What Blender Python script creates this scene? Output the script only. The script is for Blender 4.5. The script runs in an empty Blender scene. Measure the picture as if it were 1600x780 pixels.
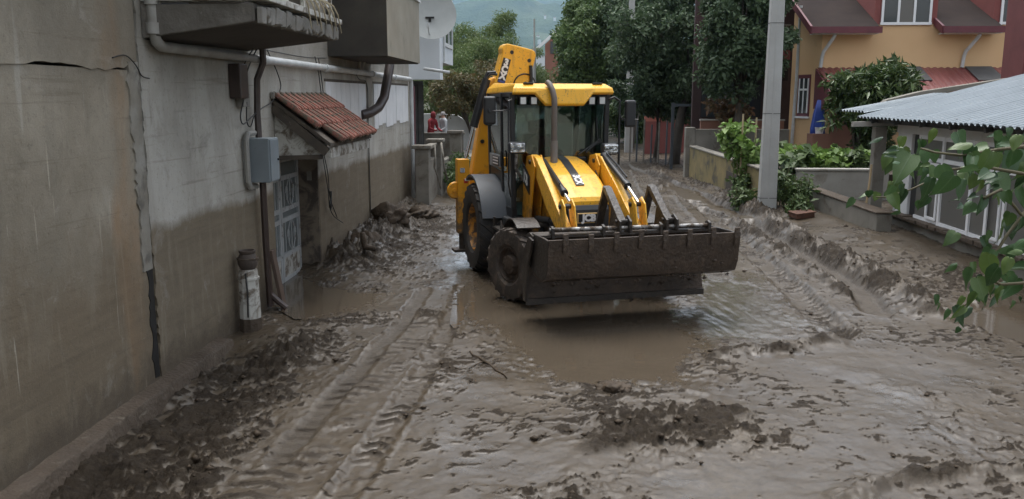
import bpy, bmesh, math, random
import numpy as np
from mathutils import Vector, Matrix
R = math.radians
random.seed(7)
rng = np.random.default_rng(11)
SC = bpy.context.scene
COL = SC.collection

# ---------------------------------------------------------------- camera
cam_d = bpy.data.cameras.new('camera'); cam = bpy.data.objects.new('camera', cam_d); COL.objects.link(cam)
cam.location = (0, 0, 2.75)
cam_d.sensor_width = 36.0; cam_d.lens = 36.0 * 1350 / 1600
cam_d.clip_start = 0.05; cam_d.clip_end = 30000
cam.rotation_euler = (R(90) - math.atan(240 / 1350), 0, math.atan(70 / math.hypot(1350, 240)))
SC.camera = cam

# ---------------------------------------------------------------- overcast sky, soft sun, exposure
SUN_EL, SUN_AZ = 76.0, 350.0          # azimuth clockwise from +Y
w = bpy.data.worlds.new('World'); SC.world = w; w.use_nodes = True
nt = w.node_tree; nt.nodes.clear()
sky = nt.nodes.new('ShaderNodeTexSky'); sky.sky_type = 'NISHITA'; sky.sun_disc = False
sky.sun_elevation = R(SUN_EL); sky.sun_rotation = R(SUN_AZ); sky.dust_density = 4.0; sky.air_density = 1.0
hs = nt.nodes.new('ShaderNodeHueSaturation'); hs.inputs['Saturation'].default_value = 0.26
bg = nt.nodes.new('ShaderNodeBackground'); bg.inputs['Strength'].default_value = 0.15
ow = nt.nodes.new('ShaderNodeOutputWorld')
nt.links.new(sky.outputs[0], hs.inputs['Color']); nt.links.new(hs.outputs[0], bg.inputs['Color']); nt.links.new(bg.outputs[0], ow.inputs['Surface'])
sd = bpy.data.lights.new('sun', 'SUN'); sun = bpy.data.objects.new('sun', sd); COL.objects.link(sun)
sd.energy = 0.9; sd.angle = R(40); sd.color = (1.0, 0.97, 0.93)
dirv = Vector((math.sin(R(SUN_AZ)) * math.cos(R(SUN_EL)), math.cos(R(SUN_AZ)) * math.cos(R(SUN_EL)), math.sin(R(SUN_EL))))
sun.rotation_euler = dirv.to_track_quat('Z', 'Y').to_euler(); sun.location = dirv * 30
SC.view_settings.view_transform = 'Standard'; SC.view_settings.look = 'None'
SC.view_settings.gamma = 1.0; SC.view_settings.use_curve_mapping = False
SC.view_settings.exposure = 1.2
SC.render.engine = 'CYCLES'

# ---------------------------------------------------------------- helpers
class MB:
    def __init__(s): s.v = []; s.f = []
    def add(s, vs, fs):
        o = len(s.v); s.v += [tuple(float(c) for c in p) for p in vs]; s.f += [tuple(i + o for i in f) for f in fs]; return s
    def box(s, x0, x1, y0, y1, z0, z1):
        return s.add([(x0,y0,z0),(x1,y0,z0),(x1,y1,z0),(x0,y1,z0),(x0,y0,z1),(x1,y0,z1),(x1,y1,z1),(x0,y1,z1)],
                     [(0,3,2,1),(4,5,6,7),(0,1,5,4),(1,2,6,5),(2,3,7,6),(3,0,4,7)])
    def obox(s, c, size, rot=(0,0,0)):
        m = Matrix.Rotation(rot[2],3,'Z') @ Matrix.Rotation(rot[1],3,'Y') @ Matrix.Rotation(rot[0],3,'X')
        hx, hy, hz = size[0]/2, size[1]/2, size[2]/2; c = Vector(c)
        ps = [c + m @ Vector(p) for p in [(-hx,-hy,-hz),(hx,-hy,-hz),(hx,hy,-hz),(-hx,hy,-hz),(-hx,-hy,hz),(hx,-hy,hz),(hx,hy,hz),(-hx,hy,hz)]]
        return s.add(ps, [(0,3,2,1),(4,5,6,7),(0,1,5,4),(1,2,6,5),(2,3,7,6),(3,0,4,7)])
    def hexa(s, b, t):      # bottom 4 and top 4 points, both ccw from above
        return s.add(list(b) + list(t), [(0,3,2,1),(4,5,6,7),(0,1,5,4),(1,2,6,5),(2,3,7,6),(3,0,4,7)])
    def beam(s, p0, p1, wd, ht, up=(0,0,1)):
        p0, p1 = Vector(p0), Vector(p1); d = (p1 - p0).normalized(); u = Vector(up)
        sd_ = d.cross(u)
        if sd_.length < 1e-4: sd_ = d.cross(Vector((1,0,0)))
        sd_.normalize(); u = sd_.cross(d)
        a, b = sd_ * wd / 2, u * ht / 2
        return s.add([p0-a-b, p0+a-b, p0+a+b, p0-a+b, p1-a-b, p1+a-b, p1+a+b, p1-a+b],
                     [(0,1,2,3),(7,6,5,4),(0,4,5,1),(1,5,6,2),(2,6,7,3),(3,7,4,0)])
    def tube(s, pts, r, n=8, caps=True):
        pts = [Vector(p) for p in pts]; rs = r if isinstance(r, (list, tuple)) else [r] * len(pts)
        ref = None; rings = []
        for i, p in enumerate(pts):
            t = ((pts[min(i+1, len(pts)-1)] - p).normalized() + (p - pts[max(i-1, 0)]).normalized()).normalized()
            if ref is None:
                ref = t.orthogonal().normalized()
            ref = (ref - t * ref.dot(t))
            if ref.length < 1e-5: ref = t.orthogonal()
            ref.normalize(); b = t.cross(ref)
            rings.append([p + (ref * math.cos(2*math.pi*k/n) + b * math.sin(2*math.pi*k/n)) * rs[i] for k in range(n)])
        vs = [q for rg in rings for q in rg]; fs = []
        for i in range(len(pts) - 1):
            for k in range(n):
                fs.append((i*n+k, i*n+(k+1)%n, (i+1)*n+(k+1)%n, (i+1)*n+k))
        if caps: fs.append(tuple(range(n-1, -1, -1))); fs.append(tuple((len(pts)-1)*n + k for k in range(n)))
        return s.add(vs, fs)
    def prism(s, poly, ax, a, b):
        def P(q, t):
            return (t, q[0], q[1]) if ax == 'x' else ((q[0], t, q[1]) if ax == 'y' else (q[0], q[1], t))
        n = len(poly); vs = [P(q, a) for q in poly] + [P(q, b) for q in poly]
        return s.add(vs, [tuple(range(n-1,-1,-1)), tuple(range(n, 2*n))] + [(i, (i+1)%n, n+(i+1)%n, n+i) for i in range(n)])
    def lathe(s, prof, c, ax='x', n=32, closed=False):   # prof: (radius, offset along axis)
        vs = []; fs = []; m = len(prof)
        for k in range(n):
            a = 2*math.pi*k/n
            for r_, h in prof:
                u, v_ = r_*math.cos(a), r_*math.sin(a)
                vs.append((c[0]+h, c[1]+u, c[2]+v_) if ax == 'x' else ((c[0]+u, c[1]+h, c[2]+v_) if ax == 'y' else (c[0]+u, c[1]+v_, c[2]+h)))
        for k in range(n):
            for j in range(m if closed else m - 1):
                fs.append((k*m+j, k*m+(j+1)%m, ((k+1)%n)*m+(j+1)%m, ((k+1)%n)*m+j))
        return s.add(vs, fs)
    def build(s, name, mat, parent=None, world=False, smooth=False, bevel=0.0, seg=2, recalc=True, sub=0):
        me = bpy.data.meshes.new(name)
        vs = s.v
        if world and parent is not None:
            o = Vector((0,0,0)); q = parent
            while q is not None: o += Vector(q.location); q = q.parent
            vs = [(a-o[0], b-o[1], c-o[2]) for a, b, c in vs]
        me.from_pydata(vs, [], s.f)
        if recalc:
            bm = bmesh.new(); bm.from_mesh(me); bmesh.ops.recalc_face_normals(bm, faces=bm.faces); bm.to_mesh(me); bm.free()
        if smooth is True:
            me.shade_smooth()
        elif smooth:
            me.shade_smooth(); me.set_sharp_from_angle(angle=R(smooth))
        ob = bpy.data.objects.new(name, me); COL.objects.link(ob)
        if mat: me.materials.append(mat)
        if parent is not None: ob.parent = parent
        if bevel:
            md = ob.modifiers.new('bevel', 'BEVEL'); md.width = bevel; md.segments = seg; md.limit_method = 'ANGLE'; md.angle_limit = R(35)
        if sub:
            md = ob.modifiers.new('sub', 'SUBSURF'); md.levels = sub; md.render_levels = sub
        return ob

def tag(o, label=None, cat=None, group=None, kind=None):
    if label: o['label'] = label
    if cat: o['category'] = cat
    if group: o['group'] = group
    if kind: o['kind'] = kind
    return o
def thing(name, label, cat, loc=(0,0,0), rotz=0.0, group=None):
    o = bpy.data.objects.new(name, None); COL.objects.link(o); o.location = loc; o.rotation_euler = (0,0,rotz); o.empty_display_size = .2
    return tag(o, label, cat, group)
def inst(src, parent=None, loc=None, rot=None, scale=None):
    c = src.copy(); COL.objects.link(c); c.parent = parent
    if loc is not None: c.location = loc
    if rot is not None: c.rotation_euler = rot
    if scale is not None: c.scale = scale
    return c
def text_mb(txt, size, depth, M, bold=0.0, sx=1.0):
    cu = bpy.data.curves.new('t', 'FONT'); cu.body = txt; cu.size = size; cu.extrude = depth; cu.offset = bold; cu.resolution_u = 3
    cu.align_x = 'CENTER'; cu.align_y = 'CENTER'
    ob = bpy.data.objects.new('t', cu); COL.objects.link(ob)
    dg = bpy.context.evaluated_depsgraph_get(); me = bpy.data.meshes.new_from_object(ob.evaluated_get(dg))
    mb = MB(); mb.add([M @ Vector((v.co.x*sx, v.co.y, v.co.z)) for v in me.vertices], [tuple(p.vertices) for p in me.polygons])
    bpy.data.objects.remove(ob); bpy.data.curves.remove(cu); bpy.data.meshes.remove(me)
    return mb

# ---------------------------------------------------------------- material helpers
class NT:
    def __init__(s, name):
        s.m = bpy.data.materials.new(name); s.m.use_nodes = True; s.t = s.m.node_tree; s.n = s.t.nodes
        s.b = s.n['Principled BSDF']; s.co = None
    def new(s, ty, **kw):
        n = s.n.new(ty)
        for k, v in kw.items(): setattr(n, k, v)
        return n
    def l(s, a, b): s.t.links.new(a, b)
    def coord(s, kind='Object'):
        if s.co is None: s.co = s.new('ShaderNodeTexCoord')
        return s.co.outputs[kind]
    def pos(s): return s.new('ShaderNodeNewGeometry').outputs['Position']
    def map(s, vec, scale=(1,1,1), rot=(0,0,0)):
        m = s.new('ShaderNodeMapping'); m.inputs['Scale'].default_value = scale; m.inputs['Rotation'].default_value = rot; s.l(vec, m.inputs['Vector']); return m.outputs[0]
    def noise(s, vec, scale, detail=5, rough=.55, dist=0.0, out='Fac'):
        n = s.new('ShaderNodeTexNoise'); n.inputs['Scale'].default_value = scale; n.inputs['Detail'].default_value = detail
        n.inputs['Roughness'].default_value = rough; n.inputs['Distortion'].default_value = dist; s.l(vec, n.inputs['Vector']); return n.outputs[out]
    def ramp(s, fac, stops, interp='LINEAR'):
        r = s.new('ShaderNodeValToRGB'); r.color_ramp.interpolation = interp; e = r.color_ramp.elements
        while len(e) > 1: e.remove(e[-1])
        for i, (p, c) in enumerate(stops):
            x = e[0] if i == 0 else e.new(p)
            x.position = p
            if not isinstance(c, (tuple, list)): c = (c, c, c)
            x.color = (*c, 1)
        s.l(fac, r.inputs['Fac']); return r.outputs['Color']
    def mix(s, fac, a, b, mode='MIX'):
        m = s.new('ShaderNodeMix', data_type='RGBA', blend_type=mode)
        for i, v in ((0, fac), (6, a), (7, b)):
            if hasattr(v, 'is_linked') or hasattr(v, 'node'): s.l(v, m.inputs[i])
            elif i == 0: m.inputs[0].default_value = v
            else: m.inputs[i].default_value = (*v, 1)
        return m.outputs[2]
    def math(s, op, a, b=0.0, clamp=False):
        m = s.new('ShaderNodeMath', operation=op); m.use_clamp = clamp
        for i, v in ((0, a), (1, b)):
            if hasattr(v, 'node'): s.l(v, m.inputs[i])
            else: m.inputs[i].default_value = v
        return m.outputs[0]
    def sep(s, vec):
        n = s.new('ShaderNodeSeparateXYZ'); s.l(vec, n.inputs[0]); return n.outputs
    def attr(s, name):
        return s.new('ShaderNodeAttribute', attribute_name=name).outputs['Fac']
    def set(s, **kw):
        for k, v in kw.items():
            i = s.b.inputs[k]
            if hasattr(v, 'node'): s.l(v, i)
            elif isinstance(v, (tuple, list)) and len(v) == 3: i.default_value = (*v, 1)
            else: i.default_value = v
        return s
    def bump(s, h, strength=.3, dist=.02):
        b = s.new('ShaderNodeBump'); b.inputs['Strength'].default_value = strength; b.inputs['Distance'].default_value = dist
        s.l(h, b.inputs['Height']); s.l(b.outputs[0], s.b.inputs['Normal']); return s

def smat(name, c1, c2=None, scale=6.0, rough=.6, bump=.0, bscale=30.0, metal=0.0, bdist=.01, dirt=None, dirtamt=.5, dscale=4.0, rand=0.0, spec=.5):
    n = NT(name); co = n.coord()
    c2 = c2 or tuple(v*.8 for v in c1)
    col = n.mix(n.ramp(n.noise(co, scale), [(.3, 0.0), (.7, 1.0)]), c1, c2)
    if rand:
        oi = n.new('ShaderNodeObjectInfo'); hsv = n.new('ShaderNodeHueSaturation')
        n.l(n.math('ADD', n.math('MULTIPLY', oi.outputs['Random'], rand), 1 - rand/2), hsv.inputs['Value']); n.l(col, hsv.inputs['Color']); col = hsv.outputs[0]
    rg = rough
    if dirt:
        f = n.ramp(n.noise(co, dscale, 8, .65, .6), [(1-dirtamt-.06, 0.0), (1-dirtamt+.06, 1.0)])
        col = n.mix(f, col, dirt); rg = n.mix(f, (rough,)*3, (.75,)*3)
    n.set(**{'Base Color': col, 'Roughness': rg, 'Metallic': metal, 'Specular IOR Level': spec})
    if bump: n.bump(n.noise(co, bscale, 8), bump, bdist)
    return n.m

MUDC = (0.125, 0.094, 0.070); MUDD = (0.075, 0.055, 0.040)
# ================================================================ THE SETTING: ground, mud, water, hills
def _hash(ix, iy, seed):
    h = (ix.astype(np.int64) * 374761393 + iy.astype(np.int64) * 668265263 + seed * 1442695041) & 0xffffffff
    h = ((h ^ (h >> 13)) * 1274126177) & 0xffffffff
    return ((h ^ (h >> 16)) & 0xffff) / 65535.0 * 2 * np.pi
def perlin(x, y, seed=0):
    ix = np.floor(x); iy = np.floor(y); fx = x - ix; fy = y - iy
    u = fx*fx*fx*(fx*(fx*6-15)+10); v = fy*fy*fy*(fy*(fy*6-15)+10)
    def g(dx, dy):
        a = _hash(ix+dx, iy+dy, seed); return np.cos(a)*(fx-dx) + np.sin(a)*(fy-dy)
    return ((g(0,0)*(1-u)+g(1,0)*u)*(1-v) + (g(0,1)*(1-u)+g(1,1)*u)*v) * 1.5
def fbm(x, y, f, octv=4, seed=0, gain=.5):
    s = 0; a = 1.0
    for k in range(octv):
        s = s + a*perlin(x*f + k*17.3, y*f - k*9.1, seed+k*7); f *= 2.03; a *= gain
    return s
def ridged(x, y, f, octv=3, seed=0):
    s = 0; a = 1.0
    for k in range(octv):
        s = s + a*(1 - np.abs(perlin(x*f + k*7.7, y*f + k*3.1, seed+k*5))*2.0); f *= 2.1; a *= .5
    return s / 1.75
def sst(a, b, x):
    t = np.clip((x-a)/(b-a), 0, 1); return t*t*(3-2*t)
def polydist(X, Y, pts):                 # distance, arclength, signed side
    best = np.full(X.shape, 1e9); arc = np.zeros(X.shape); side = np.zeros(X.shape); acc = 0.0
    for (x0,y0),(x1,y1) in zip(pts[:-1], pts[1:]):
        dx, dy = x1-x0, y1-y0; L = math.hypot(dx,dy)
        t = np.clip(((X-x0)*dx+(Y-y0)*dy)/(L*L), 0, 1); ex = X-(x0+t*dx); ey = Y-(y0+t*dy)
        d = np.hypot(ex,ey); m = d < best
        best = np.where(m, d, best); arc = np.where(m, acc+t*L, arc); side = np.where(m, (dx*ey-dy*ex)/L, side); acc += L
    return best, arc, side
def polysd(X, Y, pts):                   # signed distance to polygon, negative inside
    d = polydist(X, Y, pts + [pts[0]])[0]; ins = np.zeros(X.shape, bool); n = len(pts)
    for i in range(n):
        (x0,y0),(x1,y1) = pts[i], pts[(i+1)%n]
        c = ((y0 > Y) != (y1 > Y)) & (X < (x1-x0)*(Y-y0)/((y1-y0) or 1e-9)+x0); ins ^= c
    return np.where(ins, -d, d)

T1 = [(-2.12,6.2),(-2.08,7.23),(-1.99,8.65),(-1.89,10.37),(-1.90,12.2)]
T2 = [(-1.55,4.5),(-1.5,5.43),(-1.42,6.54),(-1.34,7.96),(-1.29,10.1),(-1.35,12.22),(-1.48,14.77),(-1.5,22)]
T2W = [(-2.25,4.6),(-2.13,5.59),(-2.0,6.51),(-1.82,8.13),(-1.62,10.37)]
T3 = [(3.7,26),(3.7,19.88),(3.57,15.67),(3.47,12.47),(3.34,10.05)]
T6 = [(3.05,24),(2.9,18),(2.6,14),(2.35,11.5)]
T7 = [(1.6,34),(.9,27),(.3,21),(-.2,17)]
T8 = [(3.2,40),(2.6,33),(2.3,26),(2.4,20),(2.7,16)]
R4 = [(4.6,22),(4.72,18.45),(4.82,16.07),(4.86,13.7),(4.90,12.33),(4.85,11.0)]
R4B = [(4.0,23),(4.02,18),(4.05,14.5),(4.1,12.0)]
T9 = [(2.2,44),(2.9,34),(3.9,27),(4.15,22),(4.33,18),(4.42,15),(4.45,12.6),(4.2,11.2)]
R9 = [(2.0,36),(1.5,28),(1.2,22)]
R10 = [(4.2,38),(3.6,30),(3.2,26)]
T5 = [(3.3,28),(3.52,26.7),(4.02,25.28),(4.17,21.64),(4.46,19.4),(4.72,18.74)]
RP = [(1.66,8.95),(2.19,9.21),(2.74,9.48),(3.14,9.76),(3.4,10.19),(3.45,10.8)]
FG1 = [(1.9,5.6),(2.18,5.81),(2.74,6.1),(3.48,6.19),(4.3,6.3)]
FG2 = [(0.35,6.45),(0.72,6.86),(1.13,7.16),(1.55,7.26)]
PUD = [(-1.08,11.63),(-0.8,10.27),(-0.38,8.84),(-0.1,8.22),(0.39,7.96),(0.9,8.12),(1.39,8.3),(1.59,8.94),(1.55,9.55),(1.5,10.54),(1.6,11.56),(0.95,12.3),(-0.17,12.9),(-0.87,13.3)]
DOORP = [(-3.5,10.2),(-4.3,12.0),(-4.3,13.5),(-3.53,12.65),(-2.86,12.15),(-2.44,11.96),(-2.64,11.18),(-3.08,10.31)]
RPUD = [(5.19,11.05),(5.95,11.61),(7.0,12.0),(7.2,9.0),(5.53,9.6),(5.13,10.14)]
WET = [(2.0,13.4),(3.2,13.1),(3.27,10.3),(2.3,9.5),(1.5,9.6),(1.45,11.2)]
LWET = [(-2.0,14.0),(-1.75,12.2),(-1.2,12.4),(-1.25,15),(-1.5,17.5),(-2.1,17.5)]
SLAB = [(3.52,26.7),(4.02,25.28),(4.17,21.64),(4.46,19.4),(3.9,19.5),(3.6,22),(3.2,26)]

ys = np.exp(np.linspace(math.log(3.6), math.log(90.0), 900))
xs = np.concatenate([np.arange(-4.6, 4.2, .0175), np.arange(4.2, 8.0, .027), np.arange(8.0, 22.0, .16), np.arange(-9, -4.6, .25)]); xs.sort()
X, Y = np.meshgrid(xs, ys)

def mud_height(X, Y):
    n1 = fbm(X, Y, .22, 3, 1); n2 = fbm(X, Y, .9, 4, 2)
    base = .035*n1 + .022*n2
    wx = X + .25*fbm(X, Y, 1.1, 3, 31); wy = Y + .25*fbm(X, Y, 1.1, 3, 41)
    flow = fbm(wx*.55+wy*.25, wy*1.5-wx*.4, 2.2, 5, 51, .6)               # smeared, streaky silt
    sheet = sst(.0, .38, fbm(wx, wy, .62, 4, 61))                          # smooth sheets alternate with churned mud
    rm = .02 + .50*sheet + .22*sst(20,27,Y)
    def blob(cx, cy, rx, ry, a):
        return a*np.exp(-(((X-cx)/rx)**2 + ((Y-cy)/ry)**2))
    rm = rm + blob(-2.9,6.8,.8,1.7,1.0) + blob(-2.9,9.1,.7,1.0,.5) + blob(-3.1,5.0,.7,1.2,.8) + blob(4.6,14.5,.8,3.2,.55) + blob(.9,6.9,.7,.5,.8) + blob(-2.8,16,.9,4,.8) + blob(4.9,23,.6,3,.7) + blob(3.2,5.6,1.2,.9,.45) + blob(.2,5.6,.5,.7,.35) + blob(2.4,7.6,1.4,.8,.15)
    rm = np.clip(rm, 0, 1.25)
    lump = fbm(wx, wy, 2.6, 4, 71, .55); clod = ridged(wx, wy, 3.4, 4, 81); fine = fbm(X, Y, 11, 4, 91, .6); fin2 = fbm(X, Y, 34, 3, 95, .6)
    vx = X + .07*fine; vy = Y + .07*fbm(X, Y, 9, 3, 97)
    bil = np.abs(perlin(vx*4.1, vy*5.3, 83))*1.0 + np.abs(perlin(vx*9.3, vy*11.7, 84))*.55 + np.abs(perlin(vx*21, vy*26, 85))*.30
    bilL = np.abs(perlin(vx*3.3, vy*3.9, 86)) + .45*np.abs(perlin(vx*7.7, vy*8.9, 87))
    drag_ = fbm(wx*1.3+wy*.5, wy*5.5-wx*1.6, 2.4, 4, 53, .62)
    ux = X + .10*fbm(X, Y, 3.1, 3, 33); uy = Y + .10*fbm(X, Y, 3.1, 3, 43)
    flk = fbm(ux*.62+uy*.18, uy*1.25-ux*.30, 8.2, 5, 55, .68)                 # torn flecks of darker soil
    torn = sst(.22, .58, flk*.85 + .62*rm - .27 + .62*fbm(X, Y, .75, 5, 57))
    rk = np.zeros_like(X)
    n17 = fbm(X, Y, 1.7, 3, 151); n23 = fbm(X, Y, 2.3, 3, 131)
    h = base + .0022*flow + (.012+.016*rm)*torn*(.55+.9*bil) + rm*(.018*lump + .040*(bil-.30) + .025*np.clip(clod-.3,0,1)**1.5) + (.0012+.004*rm)*fine + .0007*fin2 + (.003*torn+.004*rm)*fin2
    wet = .60 - .28*rm - .34*torn + .22*fbm(X, Y, .8, 3, 101)
    # banked mud along the house wall, churned up towards the far corner
    dw = X + 3.8
    bank = .20*np.exp(-(np.clip(dw,0,9)/.55)**1.6) * sst(12.9, 14.6, Y) * (1-.6*sst(24, 34, Y)) * (1 + .9*fbm(X, Y, 1.3, 4, 111))
    h = h - .15*np.exp(-((X+3.35)/.65)**2) * (1-sst(8.7, 9.5, Y)) * (1+.5*n23)
    bank = bank + .20*np.exp(-((X+3.35)/.38)**2 - ((Y-17.6)/1.5)**2)*(.7+.6*clod) + .14*np.exp(-((X+3.35)/.4)**2 - ((Y-14.6)/1.0)**2)*(.6+.7*clod)
    bank = bank + .16*np.exp(-((X+2.95)/.32)**2 - ((Y-9.0)/.45)**2)
    h = h + np.clip(bank, 0, .5)*(.55+.70*bilL) + bank*(.14*lump + .08*fine)
    # right hand bank
    h = h + .16*sst(4.6, 6.4, X)*sst(12.3, 14.5, Y) + .14*np.exp(-((X-4.95)/.5)**2)*sst(18, 20.5, Y)*(.7+.8*clod)*(1-sst(30,34,Y))
    # ridges pushed up by blade and tyres
    for pts, hw, a in ((R4,.20,.19),(R4B,.12,.13),(RP,.12,.10),(FG1,.10,.08),(FG2,.15,.055),(R9,.3,.12),(R10,.35,.14)):
        d, s_, sd_ = polydist(X, Y, pts); d = d + .09*n23; k = np.exp(-np.clip(d/hw,0,9)**2)
        h = h + a*k*(.30 + .75*bilL + .40*clod + .12*fine); wet = wet - .30*k; rk = np.maximum(rk, k*sst(-.25,.35,n17)*(.7 if pts is FG2 or pts is FG1 else 1.0))
    # tyre tracks
    tk = np.zeros_like(X); t1k = np.zeros_like(X); barm = np.zeros_like(X)
    for pts, hw, tread, dep in ((T2W,.24,2,.006),(T1,.11,0,.03),(T2,.13,1,.035),(T3,.22,1,.11),(T9,.20,0,.10),(T6,.19,1,.05),(T7,.2,1,.05),(T8,.2,1,.05)):
        d, s_, sd_ = polydist(X, Y, pts); d2 = d + .015*fine
        d2 = d2 + .025*n23; k = 1 - sst(hw*(.55 if tread == 0 else .6), hw*1.30, d2)
        lip = (0 if tread == 2 else (.35 if tread == 0 else .7))*np.exp(-((d2-hw*1.22)/(hw*.22))**2)*(.4+.6*sst(-.2,.4,n23))
        if tread == 0:
            tgt = base - dep + .004*fine
        else:
            per = .17 if tread == 1 else .19
            fade = sst(-.35, .25, n17)
            bars = sst(-.2, .5, np.sin(2*np.pi*(s_/per + np.abs(sd_)*(4.5 if tread == 1 else 1.5) + .12*fine)))
            tgt = base - dep + ((.034 if tread == 1 else .020)*bars*fade) + .005*fine + .008*lump
        if tread: barm = np.maximum(barm, k*bars*fade*(.62 if tread == 1 else .42))
        vis = k*(.95 if tread == 0 else (.85 if tread == 1 else .6*fade))
        h = h*(1-vis) + tgt*vis + .030*lip*(.2+.9*bilL)
        wet = wet*(1-k) + k*(.46 if tread == 0 else .46); tk = np.maximum(tk, k*(1.0 if tread == 0 else .5)); t1k = np.maximum(t1k, k if tread == 0 else 0)
    # water-filled hollows and wet sheets
    kw = np.zeros_like(X)
    for pts, dep, soft, wv in ((PUD,.060,.60,.76),(DOORP,.06,.35,.74),(RPUD,.20,.40,.74)):
        sdv = polysd(X, Y, pts) + .16*fbm(X, Y, 1.1, 4, 161); k = 1 - sst(-soft, soft*.7, sdv)
        h = h*(1-.86*k) - dep*k + .012*k*(1-k)*4*(drag_ + fine); wet = wet*(1-k) + wv*k; kw = np.maximum(kw, k)
    for pts, soft in ((WET,.60),(LWET,.5),(SLAB,.12)):
        sdv = polysd(X, Y, pts) + .30*fbm(X*.7+Y*.3, Y*1.3, 1.4, 4, 171); k = 1 - sst(-soft, soft*.4, sdv)
        drag = fbm(X*3.2 + Y*.6, Y*.5, 2.6, 3, 181) if pts is not LWET else ridged(X, Y, 5.5, 3, 185)*.8
        lvl = .035 if pts is SLAB else -.006
        h = h*(1-.93*k) + (lvl + .006*drag + .002*fine)*k; wet = wet*(1-k) + (.55 if pts is SLAB else .98)*k; kw = np.maximum(kw, k)
    # far road gets calmer
    far = sst(30, 45, Y); h = h*(1-.5*far)
    return h, np.clip(wet, 0, 1), np.clip(torn*.9*(1-tk) + t1k*.20 + barm + rk*.75 + rm*.10 + bank*.5, 0, 1)*(1-.9*kw)

Z, WETA, RM = mud_height(X, Y)
# wheels press into the mud, level ground under them
TH = R(17.9); LOC = (0.37, 11.81)
for lx, ly in ((-.91,0),(.91,0),(-.88,2.15),(.88,2.15)):
    wx_ = LOC[0] + math.cos(TH)*lx - math.sin(TH)*ly; wy_ = LOC[1] + math.sin(TH)*lx + math.cos(TH)*ly
    k = np.exp(-(((X-wx_)/.38)**2 + ((Y-wy_)/.42)**2)**2); Z = Z*(1-k) + (.012)*k
ny, nx = X.shape
vv = np.stack([X, Y, Z], -1).reshape(-1, 3).astype(np.float32)
ii = (np.arange(ny-1)[:, None]*nx + np.arange(nx-1)[None, :]).reshape(-1)
quads = np.stack([ii, ii+1, ii+nx+1, ii+nx], -1).astype(np.int32)
def fast_mesh(name, verts, faces4, mat, attrs=None, smooth=True):
    me = bpy.data.meshes.new(name); k = faces4.shape[1]
    me.vertices.add(len(verts)); me.vertices.foreach_set('co', np.ascontiguousarray(verts, dtype=np.float32).ravel())
    me.loops.add(faces4.size); me.loops.foreach_set('vertex_index', np.ascontiguousarray(faces4, dtype=np.int32).ravel())
    me.polygons.add(len(faces4)); me.polygons.foreach_set('loop_start', np.arange(0, faces4.size, k, dtype=np.int32))
    me.update(calc_edges=True); me.validate()
    if smooth: me.shade_smooth()
    for an, (dom, av) in (attrs or {}).items():
        a = me.attributes.new(an, 'FLOAT', dom); a.data.foreach_set('value', np.ascontiguousarray(av, dtype=np.float32).ravel())
    me.materials.append(mat)
    ob = bpy.data.objects.new(name, me); COL.objects.link(ob); return ob

# wet silt: colour from grain plus a painted sheen, wetness decides gloss
n = NT('wet_mud'); co = n.pos(); wet = n.attr('wet'); rgh = n.attr('churn')
cA = n.mix(n.ramp(n.noise(co, 1.1, 7, .6), [(.3,0.0),(.7,1.0)]), (.086,.067,.045), (.058,.044,.029))
cB = n.mix(n.ramp(n.noise(co, 18, 6, .72), [(.46,0.0),(.68,.8)]), cA, (.040,.031,.021))
cB = n.mix(n.ramp(n.noise(n.map(co,(1,1.6,1)), 55, 4, .7), [(.56,0.0),(.66,.75)]), cB, (.034,.026,.018))
fl = n.ramp(n.noise(n.map(co, (.8,1.9,1), (0,0,.25)), 7.5, 7, .72, .8), [(.48,0.0),(.60,1.0)])
dk = n.math('MULTIPLY', n.math('ADD', n.math('MULTIPLY', fl, .45), .55), n.ramp(rgh, [(.10,0.0),(.62,1.0)]))
cC = n.mix(dk, cB, (.028,.021,.015))
sil = n.math('MULTIPLY', n.ramp(wet, [(.78,0.0),(.95,1.0)]), n.ramp(n.noise(n.map(co,(1.6,.6,1)), 1.6, 6, .6), [(.35,.1),(.65,.75)]))
cC = n.mix(sil, cC, (.145,.130,.107))  # pale silt tint that also paints in sky sheen on the wettest patches
micro = n.noise(n.map(co,(1,1.4,1)), 5.0, 7, .68)
wv = n.math('ADD', wet, n.math('MULTIPLY', n.math('SUBTRACT', micro, .5), .70), True)
rr = n.ramp(wv, [(0.0,.58),(.35,.44),(.62,.33),(.85,.20),(1.0,.12)])
n.set(**{'Base Color': cC, 'Roughness': rr, 'Specular IOR Level': n.ramp(rgh, [(.1,.45),(.6,.14)]), 'Coat Weight': n.ramp(wv, [(.46,0.0),(.70,.34),(.92,.95)]), 'Coat Roughness': .16, 'Coat IOR': 1.45})
hb = n.math('ADD', n.noise(co, 30, 6, .75), n.math('MULTIPLY', n.noise(n.map(co,(1,1.5,1)), 110, 4, .65), .5))
b = n.new('ShaderNodeBump'); b.inputs['Distance'].default_value = .025; n.l(n.ramp(rgh, [(.02,.10),(.20,.45),(.6,1.0)]), b.inputs['Strength']); n.l(hb, b.inputs['Height']); n.l(b.outputs[0], n.b.inputs['Normal']); n.l(b.outputs[0], n.b.inputs['Coat Normal'])
MUD = n.m
mud = fast_mesh('muddy_road', vv, quads, MUD, {'wet': ('POINT', WETA), 'churn': ('POINT', RM)})
tag(mud, 'wet brown mud covering the road between the houses', None, kind='structure')

# far ground sheet
ND = smat('field_soil', (.07,.075,.04), (.10,.085,.055), .05, .9)
g = MB(); g.add([(-8000,-200,-.9),(8000,-200,-.9),(8000,10000,-.9),(-8000,10000,-.9)], [(0,1,2,3)])
tag(g.build('ground', ND), 'ground sheet reaching the hills', kind='structure')

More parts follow.
